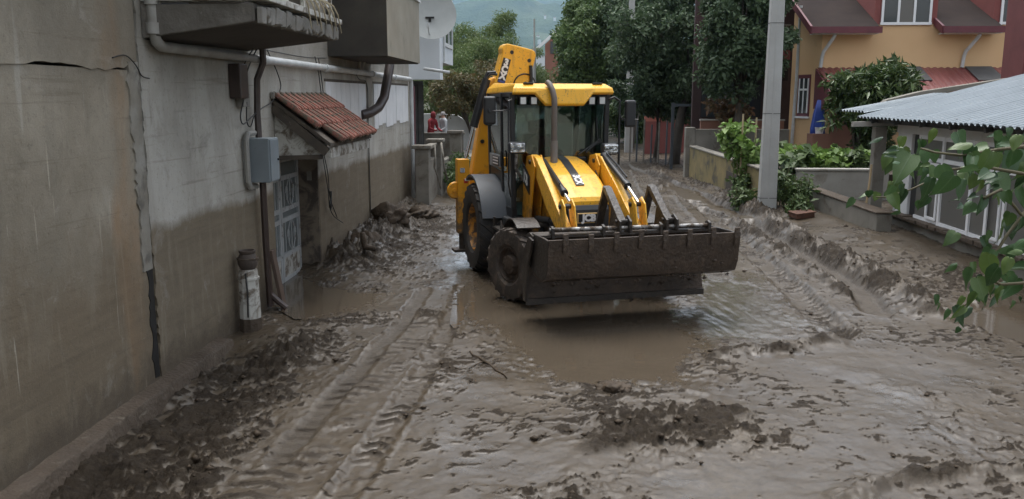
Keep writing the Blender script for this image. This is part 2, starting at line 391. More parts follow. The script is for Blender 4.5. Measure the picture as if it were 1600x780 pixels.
# muddy water
n = NT('muddy_water'); co = n.pos()
n.set(**{'Base Color': n.mix(n.ramp(n.noise(co, 1.2, 4), [(.3,0.0),(.7,1.0)]), (.086,.069,.050), (.072,.057,.041)), 'Roughness': .06, 'Specular IOR Level': .6, 'IOR': 1.4})
n.bump(n.noise(n.map(co, (1,1.6,1)), 7, 4, .55), .08, .02); WATER = n.m
def water(pts, z, label, grow=.5):
    cx = sum(p[0] for p in pts)/len(pts); cy = sum(p[1] for p in pts)/len(pts)
    ps = [(cx+(x-cx)*(1+grow/max(.3,math.hypot(x-cx,y-cy))), cy+(y-cy)*(1+grow/max(.3,math.hypot(x-cx,y-cy))), z) for x, y in pts]
    m = MB(); m.add(ps, [tuple(range(len(ps)))]); tag(m.build('puddle', WATER), label, kind='structure')
water(PUD, -.022, 'brown puddle in front of the loader bucket')
water([(-3.3,10.6),(-4.2,11.8),(-4.2,13.4),(-3.53,12.85),(-2.6,12.15),(-2.3,11.96),(-2.5,11.0),(-2.95,10.6)], -.040, 'brown water standing before the house door', .1)
water([(5.1,11.05),(5.9,11.8),(6.9,12.2),(7.2,8.8),(5.53,9.4),(5.0,10.1)], -.05, 'brown water under the leafy branch', .15)

# distant forested hills
HX, HY = np.meshgrid(np.linspace(-6000, 6500, 170), np.linspace(1700, 9500, 130))
HZ = np.clip((HY-1700)/5600, 0, 1)**1.1*800*(1+.25*fbm(HX, HY, 1/2400, 4, 201)) + 110*fbm(HX, HY, 1/700, 4, 205)*np.clip((HY-1700)/1300,0,1) + 25*fbm(HX, HY, 1/120, 3, 207)*np.clip((HY-1700)/1300,0,1)
n = NT('forested_hill'); co = n.pos()
c_ = n.mix(n.ramp(n.noise(co, .005, 7, .65), [(.35,0.0),(.65,1.0)]), (.030,.052,.022), (.060,.085,.035))
c_ = n.mix(n.ramp(n.noise(co, .0014, 5, .6), [(.55,0.0),(.62,1.0)]), c_, (.085,.105,.05))
n.set(**{'Base Color': c_, 'Roughness': .95, 'Specular IOR Level': .1}); n.bump(n.noise(co, .02, 5, .7), 1.0, 20.0); HILL = n.m
hv = np.stack([HX, HY, HZ-1.5], -1).reshape(-1,3); hy, hx = HX.shape
hi = (np.arange(hy-1)[:,None]*hx + np.arange(hx-1)[None,:]).reshape(-1)
hills = fast_mesh('hills', hv, np.stack([hi,hi+1,hi+hx+1,hi+hx],-1), HILL)
tag(hills, 'forested blue green hills far behind the street', kind='structure')
def hill_z(x, y):
    i = int(np.clip(np.searchsorted(HY[:,0], y), 1, hy-1)); j = int(np.clip(np.searchsorted(HX[0], x), 1, hx-1)); return float(HZ[i,j]) - 1.5
# ================================================================ LEFT: stained plaster house
WX = -3.8
def plaster(name, hi, hi2, lo, line, linew, streak=.5, rust=False):
    n = NT(name); co = n.pos(); sx = n.sep(co)
    up = n.mix(n.ramp(n.noise(co, .75, 7, .62, .4), [(.34,0.0),(.66,1.0)]), hi, hi2)
    st = n.ramp(n.noise(n.map(co, (1.1,1.1,.22)), 1.7, 7, .66, .5), [(.46,0.0),(.74,1.0)])
    up = n.mix(n.math('MULTIPLY', st, streak), up, (.150,.134,.105))
    st2 = n.ramp(n.noise(n.map(co, (3.3,3.3,.26)), 2.1, 6, .6, .3), [(.63,0.0),(.70,1.0)])
    up = n.mix(n.math('MULTIPLY', st2, .35), up, (.43,.42,.38))
    if rust:
        m_ = n.math('SUBTRACT', 1.0, n.math('ABSOLUTE', n.math('MULTIPLY', n.math('SUBTRACT', n.math('ADD', sx[1], n.math('MULTIPLY', n.noise(n.map(co,(1,1,.6)), 2.2, 5), .7)), 7.72), 4.5)), True)
        up = n.mix(n.math('MULTIPLY', m_, n.math('MULTIPLY', n.noise(n.map(co,(3,3,.5)), 2, 5), 1.1)), up, (.27,.165,.085))
    dn = n.mix(n.ramp(n.noise(n.map(co, (.5,.5,5)), 2.5, 6, .65), [(.3,0.0),(.7,1.0)]), lo, tuple(v*.80 for v in lo))
    dn = n.mix(n.ramp(n.noise(n.map(co, (4,4,.5)), 1.6, 7, .72, .4), [(.55,0.0),(.70,.55)]), dn, (.27,.235,.18))
    if rust: dn = n.mix(n.math('MULTIPLY', m_, .4), dn, (.25,.16,.09))
    spl = n.math('ADD', sx[2], n.math('MULTIPLY', n.noise(co, 2.6, 8, .75, .5), 1.1))
    dn = n.mix(n.ramp(spl, [(.62,.9),(.95,0.0)]), dn, (.092,.073,.053))
    zl = n.math('ADD', sx[2], n.math('MULTIPLY', n.math('SUBTRACT', n.noise(n.map(co,(1,1,.5)), 1.6, 7, .68), .5), linew))
    col = n.mix(n.ramp(n.math('SUBTRACT', zl, line-.5), [(.5-linew*.13-.006,0.0),(.5+linew*.16+.006,1.0)]), dn, up)
    top = n.math('ADD', sx[2], n.math('MULTIPLY', n.noise(n.map(co,(1.1,1.1,.4)), 1.6, 6), 1.3))
    col = n.mix(n.ramp(n.math('MULTIPLY', top, .2), [(.68,0.0),(.84,.55)]), col, (.120,.108,.086))
    blo = n.noise(co, 1.9, 8, .7, 1.0)
    col = n.mix(n.ramp(blo, [(.56,0.0),(.72,.45)]), col, (.105,.092,.070)); col = n.mix(n.ramp(blo, [(.26,.40),(.42,0.0)]), col, (.40,.385,.345))
    fine = n.noise(co, 22, 7, .72)
    col = n.mix(n.ramp(fine, [(.28,.45),(.44,0.0)]), col, (.075,.062,.048))
    drip = n.ramp(n.noise(n.map(co, (9,9,.55)), 2.0, 5, .6, .2), [(.655,0.0),(.69,1.0)])
    drip = n.math('MULTIPLY', drip, n.ramp(n.noise(co, 1.1, 3), [(.45,0.0),(.6,.75)]))
    col = n.mix(drip, col, (.37,.335,.27))
    lay = n.ramp(n.noise(n.map(co, (.25,.25,9)), 2.6, 4, .6), [(.60,0.0),(.68,.32)])
    col = n.mix(n.math('MULTIPLY', lay, n.ramp(sx[2], [(1.3,1.0),(1.6,0.0)])), col, (.115,.092,.066))
    n.set(**{'Base Color': col, 'Roughness': .88, 'Specular IOR Level': .25})
    hh = n.math('ADD', n.noise(co, 4, 5), n.math('MULTIPLY', n.noise(co, 45, 7, .75), .5))
    n.bump(hh, .6, .02); return n.m
PL_NEAR = plaster('stained_plaster_near', (.285,.255,.203), (.188,.162,.122), (.180,.144,.100), 1.35, 2.6, .5, True)
PL_FAR = plaster('stained_plaster_far', (.47,.455,.415), (.32,.302,.262), (.185,.152,.108), 1.50, .34, .45)
CEM = smat('rough_cement', (.25,.24,.22), (.16,.15,.13), 5, .9, .5, 40, bdist=.02)
CEMD = smat('grimy_concrete', (.165,.155,.138), (.095,.087,.074), 3, .9, .6, 18, bdist=.03, dirt=(.19,.185,.17), dirtamt=.32, dscale=5)
SOFF = smat('dark_soffit', (.070,.060,.048), (.040,.034,.028), 2, .9, .4, 12)  # very dark brown for both balcony undersides
BALC = smat('dark_stained_balcony_render', (.066,.060,.048), (.030,.027,.023), 1.2, .9, .35, 20, dirt=(.15,.138,.11), dirtamt=.33, dscale=1.0)  # near face and floor, much darker than the front parapet
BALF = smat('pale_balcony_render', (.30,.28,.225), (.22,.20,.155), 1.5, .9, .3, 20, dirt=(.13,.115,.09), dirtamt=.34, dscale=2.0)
PVC = smat('grey_white_pvc', (.56,.58,.58), (.42,.43,.42), 5, .45, .1, 20, dirt=(.22,.20,.17), dirtamt=.30, dscale=3)
PVCD = smat('aged_pvc', (.33,.33,.31), (.22,.21,.19), 5, .55, .1, 20)
BRP = smat('dark_brown_pipe', (.060,.040,.034), (.035,.025,.022), 5, .4)
BLK = smat('black_cable_and_shade', (.018,.018,.018), (.012,.012,.012), 5, .5)
WBD = smat('white_board', (.72,.73,.74), (.60,.61,.62), 2.0, .6, .15, 14, dirt=(.45,.43,.39), dirtamt=.30, dscale=3, rand=.12)
WCH = smat('chipped_white_paint', (.50,.50,.465), (.38,.37,.335), 3, .75, .4, 20, dirt=(.13,.105,.078), dirtamt=.47, dscale=5)
TILE = smat('red_clay_tile', (.43,.135,.098), (.28,.088,.066), 7, .8, .5, 40, dirt=(.085,.062,.046), dirtamt=.30, dscale=14, rand=.6)
TILEM = smat('mossy_clay_tile', (.31,.11,.080), (.19,.075,.055), 7, .85, .5, 40, dirt=(.085,.075,.050), dirtamt=.50, dscale=14, rand=.6)
OLDW = smat('rotten_wood', (.10,.082,.062), (.05,.042,.034), 4, .85, .5, 25, dirt=(.36,.34,.29), dirtamt=.30, dscale=7)
BOXG = smat('blue_grey_metal', (.205,.240,.262), (.175,.205,.225), 3, .42, .05, 10, dirt=(.13,.12,.10), dirtamt=.25, dscale=5)
IRONW = smat('white_iron', (.40,.42,.43), (.30,.31,.315), 6, .5, .2, 20, dirt=(.13,.10,.075), dirtamt=.38, dscale=7)  # white paint set darker so the recessed door looks shadowed
n = NT('door_glass'); n.set(**{'Base Color': (.16,.18,.18), 'Roughness': .12, 'Specular IOR Level': .6}); DGL = n.m
BRK = smat('peeling_plaster_brick', (.20,.165,.12), (.13,.105,.08), 3, .9, .6, 14, dirt=(.055,.042,.033), dirtamt=.47, dscale=3)
PLK = smat('muddy_plank', (.105,.070,.050), (.075,.050,.037), 3, .7, .4, 30)
RUST = smat('rusty_streaked_cement', (.275,.265,.235), (.165,.145,.112), 3, .9, .5, 30, dirt=(.11,.10,.085), dirtamt=.42, dscale=3.5)

H = thing('plastered_house', 'long grey plaster house with a flood stain along the left side', 'house', (WX, 12.0, 0))
def wpart(name, mat, *boxes, **kw):
    m = MB()
    for b_ in boxes: m.box(*b_)
    return m.build(name, mat, kw.pop('parent', H), world=True, **kw)
# near wall: lower coat, upper coat standing proud, uneven lower edge
wpart('wall', PL_NEAR, (-4.2, WX, -7.0, 7.79, -.6, 2.975))
m = MB(); pts = [(-7.0, 7.2), (-7.0, 3.0), (1.5, 3.01)]
yy = 1.5
while yy < 7.45: yy += .11; pts.append((yy, 2.985 + .018*math.sin(yy*5.1) + random.uniform(-.012,.012)))
pts += [(7.62, 3.02), (7.72, 3.06), (7.79, 3.05), (7.79, 7.2)]
m.prism(pts, 'x', -4.19, WX+.011); m.build('upper_wall', PL_NEAR, H, world=True)
# jagged joint between the two walls: cement seam, dark gap
def jag(y0, z0, z1, a, st=.07, dr=0.0):
    o = []; z = z0
    while z < z1: o.append((y0 + random.uniform(-a, a) + dr*(z-z0), z)); z += st*random.uniform(.6,1.4)
    o.append((y0 + dr*(z1-z0), z1)); return o
le = jag(7.62, 1.15, 3.05, .035, .06, -.01); re = jag(7.800, 1.15, 3.05, .007, .04)
m = MB(); m.prism(le + re[::-1], 'x', -3.9, WX+.016); m.build('cement_seam', RUST, H, world=True)
m = MB(); m.prism(jag(7.70, .10, 1.30, .03) + jag(7.80, .10, 1.30, .01)[::-1], 'x', -3.9, WX+.008); m.build('crack_shade_strip', BLK, H, world=True)  # black strip paints the shade inside the open crack
wpart('dark_gap_backing', BLK, (-4.15, -3.87, 7.70, 8.0, -.6, 7.2))  # black backing puts the gap's darkness into its colour
fe = jag(7.865, -.6, 7.2, .022, .06)
m = MB(); m.prism([(11.42, -.6), (11.42, 7.2)] + fe[::-1], 'x', -4.2, WX-.004); m.build('wall', PL_FAR, H, world=True)
wpart('wall', PL_FAR, (-4.2, WX-.004, 11.42, 13.67, 1.88, 7.2))
wpart('wall', PL_FAR, (-4.2, WX-.004, 13.67, 22.5, -.6, 7.2), (-8.0, -4.2, 22.3, 22.5, -.6, 7.2))
wpart('gable_wall', PL_FAR, (-9.0, -4.2, -7.0, -6.8, -.6, 7.2))
# door recess
wpart('door_jamb', BRK, (-4.45, -4.2, 13.60, 13.9, -.6, 1.95), (-4.198, -3.812, 13.64, 13.669, -.6, 1.878))
wpart('door_jamb', BRK, (-4.45, -4.2, 11.1, 11.5, -.6, 1.95))
wpart('dark_door_back', BLK, (-4.6, -4.44, 11.4, 13.9, -.6, 2.0))  # black slab paints the unlit room behind the door
wpart('threshold', CEM, (-4.44, -3.82, 11.43, 13.63, -.5, -.10))
def door_leaf(y0, y1, label):
    d = MB()
    X0, X1 = -4.14, -4.10
    for a, b_ in ((y0, y0+.07), (y1-.07, y1)): d.box(X0, X1, a, b_, -.05, 1.84)
    for z in (-.05, .32, .86, 1.02, 1.50, 1.77): d.box(X0+.002, X1-.002, y0+.07, y1-.07, z, z+.07)
    lf = d.build('door_leaf', IRONW, H, world=True); lf['label'] = label
    wpart('glass', DGL, (X0+.008, X0+.016, y0+.07, y1-.07, .03, 1.78), parent=lf)
    wpart('lower_panel', WCH, (X0+.012, X1-.008, y0+.07, y1-.07, .02, .32), parent=lf)
    s_ = MB(); ym = (y0+y1)/2
    for z0, z1 in ((.40,.86), (1.09,1.50)):
        zc = (z0+z1)/2; hh = (z1-z0)/2
        for sg in (-1, 1):
            s_.tube([(X1, ym+sg*(.05+.13*math.sin(t*math.pi)), z0+(z1-z0)*t) for t in [k/10 for k in range(11)]], .009, 5)
            s_.tube([(X1, ym+sg*(.16+.05*math.cos(t*5)), zc+.10*math.sin(t*5)) for t in [k/10 for k in range(11)]], .008, 5)
        s_.tube([(X1, ym, z0), (X1, ym, z1)], .009, 5)
        for sg in (-1,1): s_.tube([(X1, ym+sg*.30, z0), (X1, ym+sg*.30, z1)], .007, 5)
    s_.build('scrollwork', IRONW, lf, world=True)
    return lf
door_leaf(12.62, 13.56, 'white iron door leaf with scrollwork'); door_leaf(11.52, 12.60, 'white iron side leaf')
wpart('door_number_plate', CEM, (-3.98, -3.91, 13.615, 13.639, 1.42, 1.56))

# boarded windows: white planks
def boards(y0, y1, z0, z1, k, rag):
    wn = MB(); wn.box(-3.83, WX+.004, y0-.04, y1+.04, z1, z1+.045); wnd = wn.build('boarded_window', OLDW, H, world=True)
    wd = (y1-y0)/k
    for i in range(k):
        zb = z0 + (random.uniform(-.10,.05) if rag else random.uniform(-.02,.02))
        wpart('plank', WBD, (-3.82, WX+.012+random.uniform(0,.008), y0+i*wd+.012, y0+(i+1)*wd-.006, zb, z1-.004), parent=wnd)
boards(14.25, 17.25, 2.26, 2.985, 9, False); boards(18.0, 22.2, 2.16, 3.0, 10, True)
wpart('pier_strip', PL_FAR, (-3.81, WX+.015, 17.35, 17.9, -.1, 3.1))

# kerb ledge at the foot of the wall, crumbling
n_ = 60; kv = []; kf = []
for i in range(n_+1):
    y = 3.2 + i*(9.3-3.2)/n_; a = random.uniform(-.012,.012); t = .045 + random.uniform(-.010,.006)
    kv += [(-3.82,y,-.4),(-3.63+a,y,-.4),(-3.65+a,y,t-.02),(-3.665+a*.7,y,t),(-3.82,y,t+.03)]
for i in range(n_):
    for j in range(4): kf.append((i*5+j, i*5+j+1, (i+1)*5+j+1, (i+1)*5+j))
kf.append((0,1,2,3,4)); kf.append(tuple(n_*5+j for j in (4,3,2,1,0)))
KERB = smat('muddy_kerb', (.095,.074,.056), (.060,.046,.034), 3, .6, .7, 22, bdist=.03, dirt=(.17,.150,.118), dirtamt=.33, dscale=7, spec=.2)
m = MB(); m.add(kv, kf); tag(m.build('kerb', KERB, smooth=40), 'crumbling mud coated kerb along the wall foot', 'kerb')

# balcony over the near bay
BL = MB()
BL.hexa([(WX,7.95,3.27),(-2.76,8.0,3.42),(-2.70,10.75,3.42),(WX,10.75,3.30)], [(WX,7.95,3.57),(-2.76,8.0,3.585),(-2.70,10.75,3.60),(WX,10.75,3.57)])
bal = BL.build('balcony_slab', CEMD, H, world=True, bevel=.012)
# soffit plaster just under the slab and broken edge lumps
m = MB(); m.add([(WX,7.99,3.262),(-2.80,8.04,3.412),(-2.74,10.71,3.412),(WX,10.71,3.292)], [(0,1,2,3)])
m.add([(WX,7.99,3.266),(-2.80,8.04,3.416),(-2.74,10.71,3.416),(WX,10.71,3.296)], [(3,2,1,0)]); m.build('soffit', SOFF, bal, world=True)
# broken render hanging along the front edge
m = MB(); y = 8.0
while y < 10.7:
    L = random.uniform(.05,.16); d_ = random.uniform(.02,.06); zz = 3.60 - random.uniform(.02,.05)
    m.hexa([(-2.74,y,3.42+random.uniform(-.03,.04)),(-2.70+d_*.5,y,3.43+random.uniform(-.03,.05)),(-2.69+d_*.4,y+L,3.42+random.uniform(-.03,.05)),(-2.73,y+L,3.42)],
           [(-2.74,y,zz),(-2.71+d_,y,zz),(-2.70+d_,y+L,zz-.01),(-2.73,y+L,zz)]); y += L*.9
m.build('broken_edge', CEM, bal, world=True, bevel=.008, seg=1)
m = MB(); m.box(-2.86,-2.63,7.98,10.78,3.605,3.665); m.box(-3.79,-2.87,7.94,8.10,3.60,3.65); m.build('edge_coping', WCH, bal, world=True, bevel=.006)
rail = MB()
for y in (8.03, 8.95, 9.55, 10.15, 10.70): rail.box(-2.78,-2.74,y,y+.04,3.665,4.45)
for z in (3.80, 4.45): rail.box(-2.775,-2.745,8.03,10.74,z,z+.035)
for x in (-3.72,-3.25): rail.box(x,x+.04,8.03,8.07,3.65,4.45)
rail.box(-3.76,-2.78,8.035,8.065,4.45,4.485); rail.box(-3.76,-2.78,8.035,8.065,3.80,3.835)
rail.build('railing', WCH, bal, world=True)
for k in range(12):
    wpart('railing_slat', WBD, (-2.79,-2.782,9.35+k*.115,9.35+k*.115+.105,3.87,4.40), parent=bal)
m = MB(); m.box(-3.5,-3.0,8.3,9.2,3.6,4.0); m.box(-3.6,-2.95,9.5,10.3,3.6,3.85); m.build('stored_clutter', OLDW, bal, world=True, bevel=.02)
m = MB()
for k in range(7):
    y = 9.2 + k*.21; m.tube([(-2.76,y,3.86),(-2.66,y+.03,3.80),(-2.615,y+.05,3.70),(-2.60,y+.07+random.uniform(0,.08),3.55-random.uniform(0,.12))], [.012,.011,.010,.006], 5)
m.build('dry_stems', smat('straw', (.36,.31,.21), (.25,.21,.14), 8, .8), bal, world=True)
wpart('dark_room_sheet', BLK, (-3.80,-3.79,8.4,10.4,3.62,5.6), parent=bal)  # black sheet paints the dark inside of the balcony

# second, boxed balcony
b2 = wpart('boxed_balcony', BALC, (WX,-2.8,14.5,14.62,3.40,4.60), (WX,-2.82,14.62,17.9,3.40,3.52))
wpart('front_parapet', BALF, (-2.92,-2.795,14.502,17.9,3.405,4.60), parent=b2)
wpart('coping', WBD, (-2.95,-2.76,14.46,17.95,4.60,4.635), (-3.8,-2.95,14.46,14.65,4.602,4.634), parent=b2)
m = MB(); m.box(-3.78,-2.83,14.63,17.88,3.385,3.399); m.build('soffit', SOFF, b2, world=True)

# pipes
m = MB(); m.tube([(-3.70,7.98,4.6),(-3.70,7.98,3.72),(-3.71,7.98,3.62)], .055, 10)
for z in (3.80, 3.62, 3.36): m.tube([(-3.70,7.98,z-.05),(-3.70,7.98,z+.05)], .068, 10)
m.tube([(-3.70,7.98,3.62),(-3.70,7.98,3.34),(-3.70,8.02,3.245),(-3.70,8.12,3.205),(-3.71,11.0,3.20)], .052, 10)
m.build('drain_pipe', PVCD, H, world=True, smooth=40)
m = MB(); m.tube([(-3.71,11.0,3.20),(-3.72,16.5,3.19),(-3.72,22.15,3.17),(-3.72,22.28,3.13),(-3.72,22.32,3.0),(-3.72,22.35,-.3)], .052, 10)
for y in (11.0,14.0,17.6,20): m.tube([(-3.712,y-.06,3.20-.003*(y-11)),(-3.712,y+.06,3.199-.003*(y-11))], .066, 10)
m.build('drain_pipe', PVC, H, world=True, smooth=40)
m = MB(); m.tube([(-3.72,16.6,3.20),(-3.70,16.7,3.36),(-3.66,16.8,3.46)], .035, 8); m.tube([(-3.72,16.5,3.20),(-3.71,16.45,3.38),(-3.66,16.45,3.46)], .03, 8); m.build('pipe_branch', PVCD, H, world=True, smooth=40)
m = MB(); m.tube([(-3.45,18.3,3.62),(-3.47,18.0,3.2),(-3.49,17.6,2.72),(-3.55,17.3,2.52),(-3.66,17.0,2.42),(-3.8,16.8,2.38)], .095, 12); m.build('bent_downpipe', BRP, H, world=True, smooth=40)
m = MB(); m.tube([(-3.62,10.72,3.40),(-3.62,10.72,3.15),(-3.70,10.70,2.95),(-3.715,10.69,2.55),(-3.70,10.66,2.22)], .042, 8)
m.tube([(-3.70,10.72,1.68),(-3.71,10.75,.9),(-3.71,10.80,.05)], .045, 8); m.tube([(-3.71,10.8,.22),(-3.60,10.82,.10),(-3.5,10.82,.02)], .04, 8); m.build('dark_downpipe', BRP, H, world=True, smooth=40)
m = MB(); m.tube([(-3.74,10.62,2.30),(-3.745,10.40,2.30),(-3.745,10.33,2.22),(-3.745,10.33,1.72),(-3.745,10.40,1.64),(-3.74,10.6,1.64)], .035, 8); m.build('conduit', PVCD, H, world=True, smooth=40)
eb = wpart('meter_box', BOXG, (WX,-3.50,10.42,10.78,1.70,2.24), bevel=.012)
wpart('meter_box_door', BOXG, (-3.498,-3.488,10.44,10.76,1.72,2.22), parent=eb, bevel=.004)
m = MB(); m.tube([(-3.49,10.70,1.97),(-3.465,10.70,1.97)], .014, 8); m.build('lock', BLK, eb, world=True)
# old junction box and loose cables
m = MB(); m.box(WX,-3.66,10.02,10.28,2.72,3.12); m.build('junction_box', BRP, H, world=True, bevel=.01)
m = MB(); m.box(WX,-3.70,10.20,10.42,2.62,2.78); m.build('terminal_block', CEM, H, world=True, bevel=.01)
def cable(*pts, r=.008):
    P = [Vector(p) for p in pts]; out = []
    for i in range(len(P)-1):
        p0 = P[max(i-1,0)]; p1 = P[i]; p2 = P[i+1]; p3 = P[min(i+2,len(P)-1)]
        for k in range(5):
            t = k/5; out.append(.5*((2*p1)+(p2-p0)*t+(2*p0-5*p1+4*p2-p3)*t*t+(3*p1-p0-3*p2+p3)*t**3))
    out.append(P[-1]); c = MB(); c.tube(out, r, 5); return c.build('cable', BLK, H, world=True, smooth=True)
cable((-3.62,10.6,3.36),(-3.7,10.5,3.15),(-3.7,10.3,2.95),(-3.68,10.2,2.75))
cable((-3.62,10.5,3.35),(-3.68,10.35,3.2),(-3.7,10.2,3.05))
cable((-3.7,10.2,2.70),(-3.72,10.12,2.52),(-3.72,10.2,2.42),(-3.72,10.5,2.50),(-3.72,10.9,2.60),(-3.75,11.4,2.68),(-3.76,11.8,2.85),(-3.76,11.7,3.05),(-3.72,11.2,3.33))
cable((-3.7,10.3,2.68),(-3.73,10.35,2.45),(-3.74,10.5,2.38),(-3.73,10.6,2.5))
cable((-3.77,11.0,3.34),(-3.77,13.0,3.32),(-3.77,14.3,3.36)); cable((-3.74,13.5,3.35),(-3.72,13.6,3.1),(-3.72,13.65,2.95),(-3.74,13.8,2.75))
cable((-3.74,13.7,3.33),(-3.72,13.75,3.05),(-3.74,13.9,2.8)); cable((-3.74,16.2,3.18),(-3.76,16.6,3.06),(-3.77,17.3,2.98),(-3.77,17.33,2.3),(-3.77,17.33,.3))
cable((-3.75,13.72,1.9),(-3.74,13.82,1.6),(-3.73,13.95,1.2),(-3.73,14.0,.95),(-3.74,14.3,.75),(-3.74,14.9,.55))
cable((-3.73,13.95,1.25),(-3.71,14.02,1.1),(-3.71,13.93,.98),(-3.71,14.02,.92),(-3.71,14.05,1.2), r=.014); cable((-3.75,13.75,1.95),(-3.74,14.0,1.5),(-3.73,14.05,1.1),(-3.74,14.5,.7))
# hairline crack and a loose wire on the near wall
cable((-3.785,7.35,3.07),(-3.77,7.55,3.10),(-3.765,7.72,3.02),(-3.775,7.84,2.93),(-3.78,8.0,2.91), r=.006)

# tiled canopy over the door: ten tiles a row, three rows
CA = MB(); zt, ze, xe = 2.76, 2.16, -3.02
CA.hexa([(WX,11.5,zt-.10),(xe,11.5,ze-.09),(xe,14.1,ze-.09),(WX,14.1,zt-.10)], [(WX,11.5,zt-.03),(xe,11.5,ze-.03),(xe,14.1,ze-.03),(WX,14.1,zt-.03)])
can = CA.build('door_canopy', OLDW, H, world=True, bevel=.006)
m = MB(); m.box(xe-.05,xe-.012,11.56,13.95,ze-.24,ze-.095); m.build('fascia_board', WCH, can, world=True, bevel=.006)
for a_, b_, h_ in (((WX,11.53,zt-.16),(xe-.06,11.53,ze-.16),.12),((WX,14.06,zt-.16),(xe-.06,14.06,ze-.16),.12),((WX,11.58,1.92),(xe-.14,11.58,ze-.22),.06)): m = MB(); m.beam(a_, b_, .05, h_); m.build('rafter', OLDW, can, world=True)
m = MB(); m.prism([(WX,1.9),(WX,2.64),(-3.1,2.10),(-3.2,1.9)], 'y', 11.585, 11.66); m.build('cheek_panel', WCH, can, world=True)
m = MB(); m.box(WX,WX+.06,11.45,14.12,zt-.05,zt+.045); m.build('mortar_flashing', CEM, can, world=True, bevel=.015)
# one interlocking tile: two ribs, rolled edge, lower lip (local u = across, v = down slope)
tw, tl = .255, .40
prof = [(-.5,.038),(-.45,.060),(-.35,.060),(-.29,.012),(-.11,.010),(-.07,.050),(.05,.050),(.09,.010),(.30,.012),(.35,.058),(.45,.060),(.5,.030)]
def tile_mesh():
    t = MB(); k = len(prof)
    for v_, dz in ((0, 0), (tl-.03, .004), (tl, -.006)):
        t.v += [(v_, u*tw, h+dz) for u, h in prof]
    for v_, dz in ((0,-.012), (tl,-.034)):
        t.v += [(v_, u*tw, h+dz-.004) for u, h in prof]
    for r_ in (0, 1):
        t.f += [(r_*k+i, r_*k+i+1, (r_+1)*k+i+1, (r_+1)*k+i) for i in range(k-1)]
    t.f += [(2*k+i, 2*k+i+1, 4*k+i+1, 4*k+i) for i in range(k-1)] + [(3*k+i+1, 3*k+i, 4*k+i, 4*k+i+1) for i in range(k-1)] + [(i+1, i, 3*k+i, 3*k+i+1) for i in range(k-1)]
    t.f += [(0, k, 2*k, 4*k, 3*k), (k-1, 3*k+k-1, 4*k+k-1, 2*k+k-1, k+k-1)]
    return t
slope = math.atan2(zt-ze, xe-WX); Ls = math.hypot(zt-ze, xe-WX)
tile0 = tile_mesh().build('tile', TILE, can, smooth=35)
tm = tile0.data.copy(); tm.materials.clear(); tm.materials.append(TILEM)
first = True
for r_ in range(3):
    for c_ in range(10):
        if r_ == 2 and c_ == 0: continue
        t = tile0 if first else inst(tile0, can); first = False
        if (r_ == 2 and c_ > 3) or random.random() < .18 + .05*c_: t.data = tm
        d_ = r_*.325 + .03 + random.uniform(-.012,.012)
        t.location = Vector((WX + d_*math.cos(slope), 11.60+c_*.253+random.uniform(-.006,.006), zt - d_*math.sin(slope) + .014 + r_*.004)) - H.location
        t.rotation_euler = (random.uniform(-.03,.03), slope - .075 + random.uniform(-.018,.018), random.uniform(-.025,.025))

# white cabinet post, pot on it, plank leaning at the door
PC = thing('meter_post', 'chipped white plaster post standing against the stained house wall', 'post', (-3.62,9.88,0))
m = MB(); m.lathe([(0,.14),(.128,.14),(.124,.30),(.118,.55),(.112,.70),(.10,.73),(0,.73)], (-3.64,9.88,0), 'z', 10); m.build('shaft', WCH, PC, world=True, smooth=30)
m = MB(); m.lathe([(0,-.15),(.14,-.15),(.135,.14),(0,.14)], (-3.64,9.88,0), 'z', 10); m.build('base', KERB, PC, world=True)
m = MB(); m.lathe([(.116,.60),(.130,.605),(.130,.63),(.116,.635)], (-3.64,9.88,0), 'z', 10, True); m.build('band', WCH, PC, world=True)
m = MB(); m.tube([(-3.62,9.745,.17),(-3.615,9.752,.45),(-3.63,9.76,.7)], .01, 5); m.build('wire', BLK, PC, world=True)
POT = thing('clay_pot', 'dark muddy pot set on top of the white post', 'pot', (-3.64,9.88,.73))
m = MB(); m.lathe([(0,0),(.085,0),(.11,.05),(.118,.11),(.10,.16),(.085,.185),(.098,.20),(.098,.225),(.08,.225),(.07,.18),(0,.17)], (0,0,0), 'z', 18); m.build('body', smat('muddy_clay', (.080,.060,.048), (.05,.04,.033), 6, .75, .5, 20), POT, smooth=50)
m = MB(); m.lathe([(.119,.115),(.127,.12),(.127,.135),(.117,.14)], (0,0,0), 'z', 18, True); m.build('rim', KERB, POT, smooth=50)
m = MB(); m.obox((-3.66,11.02,.33),(.045,.17,.86),(R(0),R(-9),R(4))); pk = m.build('wooden_plank', PLK, bevel=.006)
tag(pk, 'muddy brown board leaning beside the white iron door', 'board')
# ================================================================ THE BACKHOE LOADER
# local frame: x to its left flank (viewer's right), -y forward, z up; front axle at y=0, rear axle at y=2.15
n = NT('loader_yellow'); co = n.coord()
c0_ = n.mix(n.ramp(n.noise(co, 2.2, 6, .6), [(.3,0.0),(.7,1.0)]), (.87,.47,.034), (.78,.40,.026))
sp1 = n.ramp(n.noise(co, 38, 3, .55), [(.635,0.0),(.67,.9)]); sp2 = n.ramp(n.noise(co, 11, 8, .72, .6), [(.57,0.0),(.70,.65)]); run = n.ramp(n.noise(n.map(co,(7,7,.9)), 2.0, 5, .6), [(.54,0.0),(.72,.50)])
zz_ = n.math('ADD', n.math('MULTIPLY', n.noise(co, 7, 8, .72, .6), .9), n.math('MULTIPLY', n.sep(co)[2], .42))
low = n.ramp(zz_, [(.80,.9),(.98,0.0)])
f_ = n.math('MAXIMUM', n.math('MAXIMUM', n.math('MAXIMUM', sp1, sp2), run), low)
